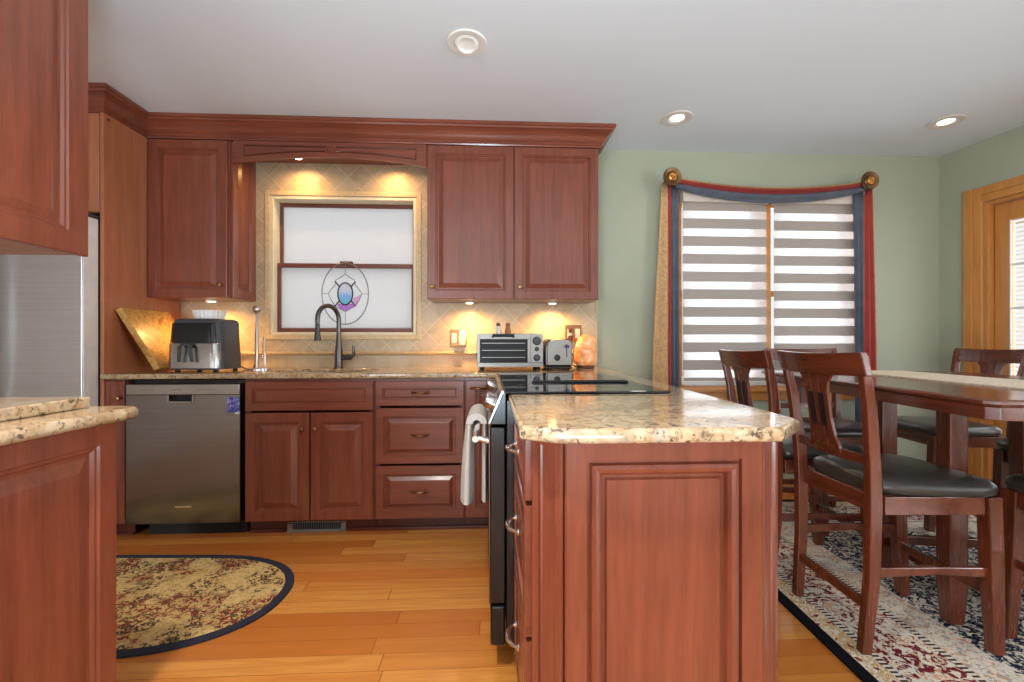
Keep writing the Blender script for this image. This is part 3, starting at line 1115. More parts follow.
# ------------------------------------------------------------------ range
t_ = thing('range', 'slide-in stainless range with black glass downdraft cooktop', 'range', (0.35, (RY0 + RY1) / 2, 0))
ry0, ry1 = RY0 + 0.002, RY1 - 0.002
B().box(0.055, 0.60, ry0, ry1, 0.10, 0.905).obj('body', BLACK, t_, 0.002)
B().box(0.10, 0.58, ry0 + 0.02, ry1 - 0.02, 0.0, 0.10).obj('base', BLACKMAT, t_)
b = B().box(0.050, CKX, ry0 - 0.001, ry1 + 0.001, CT + 0.0005, CT + 0.008)
ck = b.obj('cooktop', GLASSBLK, t_, 0.002)
# burner rings
RINGM = plain('grey_ring', srgb(70, 70, 74), 0.2)
for bx, by, br in ((0.20, 1.66, 0.09), (0.45, 1.66, 0.075), (0.20, 2.14, 0.075), (0.45, 2.14, 0.10)):
    B().lathe((bx, by, CT + 0.0081), [(br, 0), (br, 0.0004), (br - 0.003, 0.0004), (br - 0.003, 0), (br, 0)], ZZ, 40, False).obj('burner_ring', RINGM, ck)
b = B().box(0.17, 0.565, 1.775, 1.815, CT + 0.0082, CT + 0.013)
vent = b.obj('downdraft_vent', BLACK, t_, 0.003)
b = B()
for i in range(4):
    b.box(0.175, 0.56, 1.778 + i * 0.010, 1.783 + i * 0.010, CT + 0.0132, CT + 0.016)
b.obj('vent_louver', BLACKMAT, vent)
# slanted control panel
prof = [(0.000, 0.825), (0.052, 0.825), (0.052, 0.9325), (0.046, 0.9345)]
B().prism(prof, 'y', ry0, ry1).obj('end_cap', BLACK, t_, 0.002)
nx, nz = -(0.9345 - 0.825), 0.046
ln = math.hypot(nx, nz)
nrm = Vector((nx / ln, 0, nz / ln))
up = Vector((0.046, 0, 0.1095)).normalized()
b = B()
pO = Vector((-0.0005, ry0 + 0.006, 0.826))
b.panel(pO, YY, up, nrm, ry1 - ry0 - 0.012, 0.117, 0.008, [(0.006, 0)])
pan = b.obj('control_panel', STEEL_H, t_)
for i, f in enumerate((0.07, 0.20, 0.80, 0.93)):
    p = pO + YY * ((ry1 - ry0) * f) + up * 0.06 + nrm * 0.008
    kb = B().lathe(p, [(0.030, 0), (0.030, 0.004), (0.024, 0.006), (0.022, 0.030), (0.019, 0.034), (0.001, 0.035)], nrm, 24)
    kb.obj('control_knob', STEEL_H, t_, smooth=40)
b = B()
b.panel(pO + YY * 0.27 + up * 0.02 + nrm * 0.0082, YY, up, nrm, 0.36, 0.08, 0.002, [(0.004, 0)])
b.obj('display', BLACK, pan)
# oven door and drawer
b = B().box(0.0, 0.05, ry0 + 0.004, ry1 - 0.004, 0.235, 0.815)
od = b.obj('oven_door', BLACK, t_, 0.004)
B().box(-0.004, -0.0005, ry0 + 0.004, ry1 - 0.004, 0.235, 0.815).obj('door_skin', STEEL, od, 0.001)
B().box(-0.0065, -0.0045, ry0 + 0.12, ry1 - 0.12, 0.33, 0.66).obj('oven_window', GLASSBLK, od, 0.001)
b = B().box(0.004, 0.05, ry0 + 0.004, ry1 - 0.004, 0.095, 0.225)
wd = b.obj('warming_drawer', BLACK, t_, 0.006)
B().box(0.0, 0.0035, ry0 + 0.004, ry1 - 0.004, 0.097, 0.223).obj('drawer_skin', STEEL, wd, 0.001)
HX, HZ = -0.050, 0.765
b = B().cyl((HX, ry0 + 0.06, HZ), (HX, ry1 - 0.06, HZ), 0.011, 0.011, 16)
for y in (ry0 + 0.09, ry1 - 0.09):
    b.cyl((HX, y, HZ), (-0.003, y, HZ - 0.012), 0.009, 0.011, 12)
b.obj('oven_handle', CHROME, od, smooth=40)

# towel folded over the oven handle
def towel():
    bb = B()
    YC = 1.93
    def section(cx, hx, hy, z, ph):
        pts = []
        for k in range(56):
            an = 2 * PI * k / 56
            ca, sa = math.cos(an), math.sin(an)
            y = YC + hy * abs(sa) ** 0.55 * (1 if sa >= 0 else -1)
            rib = 0.16 * math.sin((y - YC) / hy * 9.0 + ph)
            x = cx + hx * (abs(ca) ** 0.7 * (1 if ca >= 0 else -1)) * (1 + rib)
            pts.append((x, y, z))
        return pts
    # outer fall, bunched and thick
    rings = []
    for i in range(12):
        t = i / 11
        z = 0.445 + (HZ + 0.012 - 0.445) * t
        hx = 0.026 - 0.012 * t ** 2
        rings.append(section(HX - 0.024 - hx * 0.62 - 0.004 * (1 - t), hx, 0.155 - 0.010 * t, z, 0.6 + 0.8 * t))
    bb.loft(rings)
    # inner fall between the bar and the door
    rings = []
    for i in range(10):
        t = i / 9
        z = 0.452 + (HZ + 0.008 - 0.452) * t
        rings.append(section(HX + 0.028, 0.0125 - 0.002 * t, 0.150, z, 1.9))
    bb.loft(rings)
    # the fold over the bar
    rings = []
    for k in range(13):
        an = PI * k / 12
        cx, cz = HX - 0.004 + 0.029 * math.cos(an), HZ + 0.003 + 0.029 * math.sin(an)
        ux, uz = math.cos(an), math.sin(an)
        th = 0.013
        rings.append([(cx - ux * th, YC - 0.146, cz - uz * th), (cx + ux * th, YC - 0.146, cz + uz * th), (cx + ux * th, YC + 0.146, cz + uz * th), (cx - ux * th, YC + 0.146, cz - uz * th)])
    bb.loft(rings)
    o = bb.obj('dish_towel', TOWEL, None, smooth=60, loc=(HX, YC, 0.445))
    return tag(o, 'light grey ribbed dish towel hanging over the oven door handle', 'towel')


towel()

# ------------------------------------------------------------------ left counter in the foreground
LX = -0.957
t_ = thing('base_cabinet', 'cherry base cabinet under the near left counter', 'cabinet', (-1.3, 0.3, 0))
B().box(-1.69, LX - 0.02, -0.6, 1.185, 0.09, CB - 0.001).obj('cabinet_body', CHERRY, t_, 0.001)
B().box(-1.62, LX - 0.08, -0.55, 1.13, 0, 0.0895).obj('toe_kick', TOE, t_)
for y0, y1 in ((0.60, 1.186), (0.005, 0.594), (-0.59, -0.001)):
    B().panel((LX - 0.0205, y0, 0.092), YY, ZZ, XX, y1 - y0, CB - 0.096, 0.02, [(0.050, 0), (0.054, 0.005), (0.060, 0.005), (0.066, 0.012), (0.074, 0.012), (0.10, 0.003), (0.104, 0.002)]).obj('door', CHERRY, t_)
o = slab('granite_countertop', [(-1.69, -0.62), (-0.92, -0.62), (-0.92, 1.205), (-0.95, 1.243), (-1.69, 1.243)], [], CB, CT, GRANITE, 0.012, (-1.3, 0.3, CB))
tag(o, 'granite counter slab in the near left foreground', 'countertop')
o = slab('granite_board', [(-1.60, 0.35), (-1.005, 0.35), (-1.036, 1.20), (-1.60, 1.20)], [], CT + 0.001, CT + 0.029, GRANITE, 0.004, (-1.3, 0.8, CT + 0.001))
tag(o, 'loose granite board lying on the near left counter', 'board')

t_ = thing('wall_cabinet', 'cherry wall cabinet hanging close at the upper left edge', 'cabinet', (-1.5, 0.9, 1.38))
B().box(-1.69, -1.355, 0.2, 1.54, 1.385, CE - 0.001).obj('cabinet_body', CHERRY_IN, t_, 0.001)
for y0, y1 in ((0.90, 1.541), (0.25, 0.895)):
    B().panel((-1.3545, y0, 1.38), YY, ZZ, XX, y1 - y0, 1.10, 0.02, [(0.070, 0), (0.074, 0.005), (0.080, 0.005), (0.086, 0.012), (0.094, 0.012), (0.12, 0.003), (0.124, 0.002)]).obj('door', CHERRY, t_)


# ------------------------------------------------------------------ things on the counter
# end-grain cutting board leaning on the fridge panel
def burl():
    a = N('burl_wood')
    v = a.co('Object')
    f = a.noise(v, 13, 6, 2.2, 0.65)
    c = a.ramp(f, [(0.30, srgb(120, 78, 34)), (0.42, srgb(176, 126, 58)), (0.52, srgb(206, 164, 92)), (0.62, srgb(160, 112, 52)), (0.75, srgb(222, 190, 124))])
    a.set(c, 0.4, 0, None, 0.2, 0.2)
    return a.m


t_ = thing('cutting_board', 'burl wood cutting board leaning against the fridge panel', 'cutting board', (-2.0, 2.85, CT))
# board plane leans in x; long edge along y
p_bot = Vector((-1.972, 0, CT + 0.008))
p_top = Vector((PX + 0.006, 0, 1.285))
d = (p_top - p_bot).normalized()
nn = Vector((-d.z, 0, d.x))
nn = nn if nn.x > 0 else -nn
h = (p_top - p_bot).length
b = B()
R = []
for k in (0.0, 0.036):
    o_ = p_bot + nn * k - nn * 0.0
    R.append([o_ + YY * 2.70, o_ + YY * 3.08, o_ + YY * 3.0 + d * h, o_ + YY * 2.62 + d * h])
b.loft(R).obj('board', burl(), t_, 0.004)
# air fryer
t_ = thing('air_fryer', 'charcoal and steel air fryer on the counter by the cutting board', 'air fryer', (-1.755, 2.84, CT))
fc = (-1.745, 2.825)
for sx in (-0.11, 0.11):
    for sy in (-0.10, 0.10):
        B().cyl((fc[0] + sx, fc[1] + sy, CT + 0.0005), (fc[0] + sx, fc[1] + sy, CT + 0.012), 0.014, 0.014, 12).obj('foot', BLACKMAT, t_)
B().superbox(fc, 0.310, 0.25, CT + 0.012, 1.242, 0.05, 0.020, taper=0.93).obj('housing', CHARCOAL, t_, smooth=40)
B().superbox((fc[0] - 0.008, fc[1] - 0.014), 0.300, 0.25, CT + 0.022, 1.095, 0.045, 0.004, taper=0.985).obj('basket_front', STEEL_H, t_, smooth=40)
B().superbox((fc[0] - 0.010, fc[1] - 0.010), 0.280, 0.25, 1.098, 1.215, 0.045, 0.008, taper=0.96).obj('control_panel', BLACK, t_, smooth=40)
b = B()
hx, hy = fc[0] - 0.03, fc[1] - 0.140
b.beam([((hx - 0.018, hy + 0.004, 1.098), (0.008, 0, 0), (0, 0.012, 0)), ((hx - 0.022, hy - 0.03, 1.075), (0.008, 0, 0), (0, 0.010, 0)), ((hx - 0.03, hy - 0.024, 0.985), (0.007, 0, 0), (0, 0.008, 0))])
b.beam([((hx + 0.030, hy + 0.004, 1.098), (0.008, 0, 0), (0, 0.012, 0)), ((hx + 0.034, hy - 0.03, 1.075), (0.008, 0, 0), (0, 0.010, 0)), ((hx + 0.044, hy - 0.024, 0.985), (0.007, 0, 0), (0, 0.008, 0))])
b.beam([((hx - 0.022, hy - 0.02, 1.086), (0, 0.010, 0), (0, 0, 0.008)), ((hx + 0.034, hy - 0.02, 1.086), (0, 0.010, 0), (0, 0, 0.008))])
b.obj('basket_handle', CHARCOAL, t_, 0.003)
B().tube([(-1.60, 2.93, CT + 0.02), (-1.59, 2.95, CT + 0.007), (-1.592, 2.99, CT + 0.006), (-1.60, 3.08, CT + 0.006), (-1.62, 3.145, CT + 0.03)], 0.004, 8).obj('power_cord', BLACKMAT, t_, smooth=60)
# fluted dish on the fryer
b = B()
rings = []
for r0, z, fl in ((0.060, 1.2425, 0), (0.078, 1.246, 0.0), (0.085, 1.285, 0.003), (0.088, 1.297, 0.003), (0.082, 1.297, 0.002), (0.074, 1.252, 0), (0.01, 1.250, 0)):
    rings.append([(-1.755 + (r0 + 0.0 + fl * math.cos(24 * a)) * math.cos(a), 2.86 + (r0 + fl * math.cos(24 * a)) * math.sin(a), z) for a in [2 * PI * i / 144 for i in range(144)]])
o = b.loft(rings).obj('fluted_dish', WHITE, None, smooth=60, loc=(-1.755, 2.86, 1.2425))
tag(o, 'small white fluted dish sitting on top of the air fryer', 'dish')

# paper towel holder
t_ = thing('paper_towel_holder', 'empty steel paper towel holder beside the sink', 'towel holder', (-1.505, 2.95, CT))
B().lathe((-1.495, 2.95, CT), [(0.075, 0), (0.075, 0.006), (0.068, 0.012), (0.01, 0.014)], ZZ, 32).obj('base', CHROME, t_, smooth=40)
B().lathe((-1.513, 2.95, CT + 0.012), [(0.011, 0), (0.011, 0.345), (0.008, 0.35), (0.020, 0.36), (0.026, 0.378), (0.020, 0.396), (0.002, 0.404)], ZZ, 24).obj('post', NICKEL, t_, smooth=50)
B().tube([(-1.468, 2.94, CT + 0.01), (-1.468, 2.94, CT + 0.20), (-1.462, 2.94, CT + 0.215), (-1.456, 2.94, CT + 0.20), (-1.456, 2.94, CT + 0.01)], 0.003, 10).obj('tension_arm', CHROME, t_, smooth=60)

# faucet
t_ = thing('faucet', 'dark steel gooseneck pull-down faucet at the sink', 'faucet', (-1.025, 3.06, CT))
fx, fy = -1.025, 3.055
B().lathe((fx, fy, CT), [(0.033, 0), (0.033, 0.006), (0.028, 0.010), (0.027, 0.10), (0.024, 0.13), (0.018, 0.18), (0.015, 0.24)], ZZ, 24).obj('body', GUNMETAL, t_, smooth=40)
pts = [(fx, fy, CT + 0.17)]
for i in range(17):
    a = PI * i / 16
    r = 0.092
    q = r * (1 - math.cos(a))
    dirv = Vector((-0.42, -0.90)).normalized()
    pts.append((fx + dirv.x * q, fy + dirv.y * q, CT + 0.325 + 0.092 * math.sin(a)))
pts.append((fx + dirv.x * 0.184, fy + dirv.y * 0.184, CT + 0.300))
B().tube(pts, 0.0150, 16).obj('spout', GUNMETAL, t_, smooth=60)
ex, ey = pts[-1][0], pts[-1][1]
B().lathe((ex, ey, CT + 0.300), [(0.012, 0.0), (0.0145, -0.01), (0.0145, -0.04), (0.020, -0.09), (0.022, -0.115), (0.002, -0.116)], ZZ, 20).obj('spray_head', CHARCOAL, t_, smooth=40)
b = B().cyl((fx + 0.015, fy - 0.002, CT + 0.07), (fx + 0.085, fy - 0.006, CT + 0.075), 0.017, 0.019, 16)
b.tube([(fx + 0.080, fy - 0.006, CT + 0.07), (fx + 0.10, fy - 0.008, CT + 0.09), (fx + 0.102, fy - 0.01, CT + 0.155)], [0.012, 0.012, 0.008], 12)
b.obj('lever', GUNMETAL, t_, smooth=50)

# outlets
def outlet(label, x, z):
    t = thing('wall_outlet', label, 'outlet', (x, YB0, z))
    B().panel((x - 0.058, YB0 - 0.0005, z - 0.06), XX, ZZ, -YY, 0.116, 0.12, 0.007, [(0.006, 0)]).obj('plate', BRONZE, t)
    for sx in (-0.028, 0.028):
        B().box(x + sx - 0.017, x + sx + 0.017, YB0 - 0.0095, YB0 - 0.0078, z - 0.034, z + 0.034).obj('socket', PLUGW, t, 0.002)
    return t


outlet('bronze double outlet plate left of the toaster oven', -0.225, 1.132)
outlet('bronze outlet plate behind the salt lamp', 0.60, 1.165)
t_ = thing('night_light', 'white plug-in night light on the outlet left of the toaster oven', 'night light', (-0.20, YB0 - 0.012, 1.13))
B().superbox((-0.197, YB0 - 0.033), 0.05, 0.046, 1.085, 1.150, 0.018, 0.006).obj('body', PLUGW, t_, smooth=40)
B().lathe((-0.192, YB0 - 0.034, 1.1505), [(0.022, 0), (0.022, 0.028), (0.016, 0.036), (0.001, 0.038)], ZZ, 20).obj('bulb_shade', emit('night_light_glow', (1, 0.86, 0.6, 1), 0.45), t_, smooth=50)

# toaster oven
t_ = thing('toaster_oven', 'steel toaster oven with glass door under the right wall cabinet', 'toaster oven', (0.13, 2.95, CT))
x0, x1, y0, y1, z0, z1 = -0.082, 0.338, 2.80, 3.08, CT + 0.018, 1.155
for fx_ in (x0 + 0.03, x1 - 0.03):
    for fy_ in (y0 + 0.03, y1 - 0.03):
        B().cyl((fx_, fy_, CT + 0.0005), (fx_, fy_, z0), 0.014, 0.012, 12).obj('foot', BLACKMAT, t_)
B().box(x0, x1, y0 + 0.012, y1, z0, z1).obj('housing', STEEL_A, t_, 0.006)
b = B().box(x0, x1, y0, y0 + 0.011, z0, z0 + 0.028).box(x0, x0 + 0.018, y0, y0 + 0.011, z0 + 0.028, z1).box(x0 + 0.018, x1 - 0.08, y0, y0 + 0.011, z1 - 0.035, z1)
b.box(x1 - 0.10, x1 - 0.08, y0, y0 + 0.011, z0 + 0.028, z1 - 0.035)
dr = b.obj('door', STEEL_A, t_, 0.002)
B().box(x0 + 0.018, x1 - 0.10, y0 + 0.004, y0 + 0.008, z0 + 0.028, z1 - 0.035).obj('door_glass', OVENGLASS, dr)
b = B()
for zz in (0.06, 0.105, 0.15):
    b.box(x0 + 0.03, x1 - 0.115, y0 + 0.0025, y0 + 0.0038, z0 + zz, z0 + zz + 0.004)
b.obj('rack_line', STEEL_A, dr)
b = B().tube([(x0 + 0.10, y0 + 0.002, z1 - 0.018), (x0 + 0.10, y0 - 0.028, z1 - 0.012), (x0 + 0.23, y0 - 0.028, z1 - 0.012), (x0 + 0.23, y0 + 0.002, z1 - 0.018)], 0.009, 10)
b.obj('door_handle', BLACK, dr, smooth=50)
B().box(x1 - 0.0795, x1, y0, y0 + 0.011, z0 + 0.0285, z1).obj('control_panel', STEEL_A, t_, 0.002)
for zz, rr in ((z1 - 0.045, 0.024), (z0 + 0.115, 0.010), (z0 + 0.06, 0.018)):
    B().lathe((x1 - 0.04, y0 - 0.0005, zz), [(rr + 0.004, 0), (rr, 0.006), (rr * 0.9, 0.018), (0.001, 0.019)], -YY, 20).obj('knob', CHARCOAL, t_, smooth=40)
# shakers
SH = [('salt_shaker', 'white glass shaker on the toaster oven, left of the brown one', 0.055, plain('white_glass', srgb(214, 206, 196), 0.25)),
      ('pepper_shaker', 'brown shaker on the toaster oven, right of the white one', 0.118, plain('brown_glass', srgb(150, 98, 58), 0.3))]
for nm, lb, sx, mt in SH:
    t = thing(nm, lb, 'shaker', (sx, 2.9, z1))
    B().lathe((sx, 2.90, z1 + 0.0005), [(0.020, 0), (0.022, 0.01), (0.017, 0.04), (0.014, 0.052)], ZZ, 20).obj('body', mt, t, smooth=50)
    B().lathe((sx, 2.90, z1 + 0.0526), [(0.014, 0), (0.016, 0.006), (0.013, 0.018), (0.001, 0.023)], ZZ, 20).obj('cap', CHARCOAL if nm[0] == 's' else plain('brown_cap', srgb(120, 76, 46), 0.4), t, smooth=50)

# toaster
t_ = thing('toaster', 'two-slice steel toaster between the toaster oven and salt lamp', 'toaster', (0.435, 2.92, CT))
tc_ = (0.44, 2.93)
b = B()
prof = [(-0.088, CT + 0.022), (0.088, CT + 0.022), (0.088, 1.075), (0.082, 1.105), (0.066, 1.122), (-0.055, 1.122), (-0.076, 1.108), (-0.088, 1.07)]
b.prism([(tc_[0] + p[0], p[1]) for p in prof], 'y', 2.812, 3.05)
b.obj('shell', plain('toaster_dark_shell', srgb(86, 84, 82), 0.3, 0.7), t_, 0.012, seg=3)
b = B().prism([(tc_[0] + p[0] * 0.88 + 0.004, CT + 0.03 + (p[1] - CT - 0.022) * 0.93) for p in prof], 'y', 2.80, 2.8115)
b.obj('face_plate', STEEL_A, t_, 0.003)
B().box(tc_[0] - 0.085, tc_[0] + 0.085, 2.815, 3.045, CT + 0.006, CT + 0.0215).obj('base', BLACK, t_, 0.003)
for sx in (-0.065, 0.065):
    for sy in (2.84, 3.02):
        B().cyl((tc_[0] + sx, sy, CT + 0.0005), (tc_[0] + sx, sy, CT + 0.006), 0.01, 0.01, 10).obj('foot', BLACKMAT, t_)
B().lathe((tc_[0] - 0.012, 2.7995, CT + 0.078), [(0.021, 0), (0.019, 0.010), (0.001, 0.011)], -YY, 20).obj('browning_knob', BLACK, t_, smooth=40)
B().box(tc_[0] + 0.046, tc_[0] + 0.052, 2.7985, 2.7998, CT + 0.08, CT + 0.165).obj('lever_slot', BLACK, t_)
B().box(tc_[0] + 0.034, tc_[0] + 0.064, 2.782, 2.7982, CT + 0.14, CT + 0.158).obj('lever', plain('toaster_lever', srgb(60, 62, 120), 0.35), t_, 0.003)
b = B()
for sy in (0.025, -0.03):
    b.box(tc_[0] - 0.06 + 0.0, tc_[0] + 0.055, 2.93 + sy - 0.014, 2.93 + sy + 0.014, 1.1222, 1.1232)
b.obj('bread_slot', BLACKMAT, t_)

# salt lamp
def salt():
    a = N('salt_crystal')
    f = a.noise(a.co('Object'), 12, 5, 1.0)
    c = a.ramp(f, [(0.35, srgb(226, 128, 58)), (0.5, srgb(240, 170, 110)), (0.65, srgb(246, 204, 172))])
    a.set(c, 0.45)
    a.l(c, a.bsdf.inputs['Emission Color'])
    a.bsdf.inputs['Emission Strength'].default_value = 0.16
    a.bump(f, 0.5, 0.01)
    return a.m


t_ = thing('salt_lamp', 'glowing orange rock salt lamp on a dark base at the counter end', 'salt lamp', (0.645, 2.98, CT))
bm_ = B()
rnd = random.Random(3)
rings = []
for z, r in ((0.022, 0.058), (0.05, 0.074), (0.10, 0.076), (0.15, 0.068), (0.19, 0.058), (0.215, 0.042), (0.228, 0.018)):
    rings.append([(0.648 + (r + rnd.uniform(-0.006, 0.006)) * math.cos(a) * 1.04 + (0.008 if z > 0.18 else 0), 2.98 + (r + rnd.uniform(-0.006, 0.006)) * math.sin(a), CT + z + rnd.uniform(-0.004, 0.004) * (z > 0.03)) for a in [2 * PI * i / 14 for i in range(14)]])
bm_.loft(rings).obj('crystal', salt(), t_, smooth=20)
B().lathe((0.648, 2.98, CT), [(0.058, 0.0005), (0.062, 0.006), (0.060, 0.018), (0.05, 0.0215)], ZZ, 28).obj('base', plain('dark_wood_base', srgb(84, 44, 26), 0.4), t_, smooth=40)
pts = [(0.585, 2.99, CT + 0.01), (0.55, 3.03, CT + 0.03), (0.545, 3.08, CT + 0.10), (0.57, 3.12, CT + 0.155), (0.585, 3.128, CT + 0.20)]
b = B().tube(pts, 0.0035, 8)
b.superbox((0.575, 3.132), 0.03, 0.03, CT + 0.195, CT + 0.225, 0.008).superbox((0.575, 3.132), 0.026, 0.03, CT + 0.245, CT + 0.275, 0.008)
b.obj('cord_and_plug', plain('dark_cord', srgb(70, 46, 34), 0.5), t_, smooth=50)

# ------------------------------------------------------------------ sun catcher on the sink window
t_ = thing('sun_catcher', 'oval stained glass sun catcher hanging in the sink window', 'sun catcher', (-1.032, W + 0.03, 1.23))
SCY = W + 0.034
scx, scz = -1.030, 1.448
LEAD = plain('lead_came', srgb(150, 150, 152), 0.4, 0.8)
LEADD = plain('dark_lead_came', srgb(60, 56, 62), 0.4, 0.6)


def ell(rx, rz, n=48, cz=0.0):
    return [(scx + rx * math.cos(2 * PI * i / n), SCY, scz + cz + rz * math.sin(2 * PI * i / n)) for i in range(n)]


b = B().tube(ell(0.163, 0.218), 0.004, 8, True)
for p in (((-0.163, 0), (-0.118, 0)), ((0.163, 0), (0.118, 0)), ((0, 0.218), (0, 0.142)), ((0, -0.218), (0, -0.128))):
    b.cyl((scx + p[0][0], SCY, scz + p[0][1]), (scx + p[1][0], SCY, scz + p[1][1]), 0.002, 0.002, 8)
b.obj('outer_ring', LEAD, t_, smooth=60)
shp = [(0, 0.142), (0.03, 0.118), (0.065, 0.098), (0.072, 0.06), (0.095, 0.035), (0.118, 0.0), (0.10, -0.04), (0.075, -0.085), (0.03, -0.11), (0, -0.128)]
full = shp + [(-x, z) for x, z in reversed(shp[1:-1])]
B().tube([(scx + x, SCY, scz + z) for x, z in full], 0.003, 8, True).obj('shield_outline', LEAD, t_, smooth=60)
b = B().tube(ell(0.052, 0.078, 40), 0.005, 8, True)
for sx, sz in ((1, 1), (-1, 1), (1, -1), (-1, -1)):
    b.cyl((scx + sx * 0.042, SCY, scz + sz * 0.052), (scx + sx * 0.072, SCY, scz + sz * 0.088), 0.0055, 0.0045, 8)
b.obj('center_ring', LEADD, t_, smooth=60)


def tint(name, stops):
    a = N(name)
    sp = a.n('ShaderNodeSeparateXYZ')
    a.l(a.n('ShaderNodeTexCoord').outputs['Generated'], sp.inputs[0])
    c = a.ramp(a.M('ADD', sp.outputs[2], a.M('MULTIPLY', a.M('SUBTRACT', a.noise(a.co('Object'), 30, 3), 0.5), 0.4)), stops)
    tr = a.n('ShaderNodeBsdfTransparent')
    a.l(c, tr.inputs[0])
    a.l(tr.outputs[0], a.out.inputs[0])
    return a.m


def flat(poly, name, mat):
    bb = B()
    bb.prism([(scx + x, scz + z) for x, z in poly], 'y', SCY - 0.001, SCY + 0.001)
    return bb.obj(name, mat, t_)


flat([(0.05 * math.cos(2 * PI * i / 32), 0.076 * math.sin(2 * PI * i / 32)) for i in range(32)], 'blue_glass', tint('blue_tinted_glass', [(0.0, srgb(190, 236, 246)), (0.4, srgb(206, 228, 250)), (0.6, srgb(240, 243, 250)), (1.0, srgb(250, 244, 250))]))
flat([(0.07, -0.082), (0.03, -0.108), (0, -0.124), (-0.03, -0.108), (-0.058, -0.082), (-0.044, -0.068), (0, -0.083), (0.044, -0.068)], 'violet_glass', tint('violet_tinted_glass', [(0.0, srgb(226, 200, 244)), (1.0, srgb(236, 190, 238))]))
flat([(0.058, -0.03), (0.114, 0.0), (0.098, -0.04), (0.074, -0.08), (0.05, -0.05)], 'pink_glass', tint('pink_tinted_glass', [(0.0, srgb(246, 206, 240)), (1.0, srgb(248, 230, 242))]))
B().cyl((scx, SCY, scz + 0.218), (scx, SCY, zi + 0.045), 0.0015, 0.0015, 6).obj('hanging_wire', LEAD, t_)

# ------------------------------------------------------------------ dining window blinds
def blind(label, x0, x1, first):
    t = thing('zebra_blind', label, 'blind', ((x0 + x1) / 2, W - 0.03, 0.8), 0, None)
    B().box(x0 - 0.012, x1 + 0.012, W - 0.075, W - 0.006, 2.112, 2.195).obj('cassette', plain('blind_cassette', srgb(206, 196, 186), 0.6), t, 0.006)
    zz = 2.112
    taupe, sheer = B(), B()
    per, br = 0.1285, 0.056
    z = first
    k = 0
    yf = W - 0.030
    top_ = 2.112
    while top_ > 0.82:
        lo = max(z, 0.82)
        if lo < top_:
            taupe.box(x0, x1, yf - 0.001, yf + 0.001, lo, top_)
        lo2 = max(z - br, 0.82)
        if lo2 < lo:
            sheer.box(x0, x1, yf - 0.001, yf + 0.001, lo2, lo)
        top_ = lo2
        z -= per
        if lo2 <= 0.82:
            break
    taupe.obj('taupe_fabric', BAND, t)
    sheer.obj('sheer_fabric', SHEER, t)
    B().box(x0, x1, yf - 0.014, yf + 0.010, 0.786, 0.8195).obj('bottom_rail', WHITE_MET, t, 0.006)
    return t


blind('left striped roller blind in the dining window', 1.392, 2.022, 2.058)
blind('right striped roller blind in the dining window', 2.078, 2.690, 2.050)
# cord on the left blind
t_ = thing('blind_cord', 'white beaded blind cord at the left of the dining window', 'cord', (1.384, W - 0.035, 0.82))
B().cyl((1.380, W - 0.060, 2.10), (1.380, W - 0.060, 0.86), 0.0025, 0.0025, 8).obj('chain', WHITE, t_)
B().superbox((1.380, W - 0.060), 0.016, 0.014, 0.80, 0.859, 0.005).obj('tensioner', WHITE, t_)

# ------------------------------------------------------------------ scarf valance and its holdbacks
GOLD = plain('tan_gold_fabric', srgb(186, 148, 104), 0.85, var=0.22, scale=60)
RED = plain('brick_red_fabric', srgb(150, 52, 46), 0.85, var=0.10)
NAVY = plain('slate_blue_fabric', srgb(82, 88, 100), 0.8, var=0.12)
t_ = thing('window_scarf', 'draped navy, red and tan fabric scarf over the dining window', 'curtain', (2.05, W - 0.06, 0.4))


def sheet(rows, name, mat, th=0.004):
    bb = B()
    bb.loft(rows, close=False, caps=False)
    o = bb.obj(name, mat, t_, smooth=70)
    md = o.modifiers.new('thick', 'SOLIDIFY')
    md.thickness = th
    md.offset = 0
    return o


def swag(z_hi0, z_himid, z_lo0, z_lomid, name, mat, yo):
    rows = []
    for j in range(9):
        v = j / 8
        row = []
        for i in range(41):
            u = i / 40
            s_ = 4 * u * (1 - u)
            hi = z_hi0 + (z_himid - z_hi0) * s_
            lo = z_lo0 + (z_lomid - z_lo0) * s_
            row.append((1.30 + 1.40 * u, yo - 0.012 * math.sin(v * PI * 2.0) * s_ - 0.022 * math.sin(PI * v), hi + (lo - hi) * v))
        rows.append(row)
    sheet(rows, name, mat)


YS = W - 0.115
swag(2.262, 2.200, 2.250, 2.182, 'gold_swag', GOLD, YS)
swag(2.254, 2.188, 2.226, 2.158, 'red_swag', RED, YS - 0.004)
swag(2.232, 2.160, 2.190, 2.094, 'navy_swag', NAVY, YS + 0.004)


def tail(x0t, x1t, x0b, x1b, name, mat, folds, yo, z0=0.35, z1=2.225, amp=0.012):
    rows = []
    for j in range(15):
        v = j / 14
        row = []
        for i in range(folds * 8 + 1):
            u = i / (folds * 8)
            e = min(1, v * 1.6)
            xa = x0t + (x0b - x0t) * e
            xb = x1t + (x1b - x1t) * e
            row.append((xa + (xb - xa) * u, yo + amp * math.sin(u * folds * 2 * PI) * (0.4 + 0.6 * v), z1 + (z0 - z1) * v))
        rows.append(row)
    sheet(rows, name, mat)


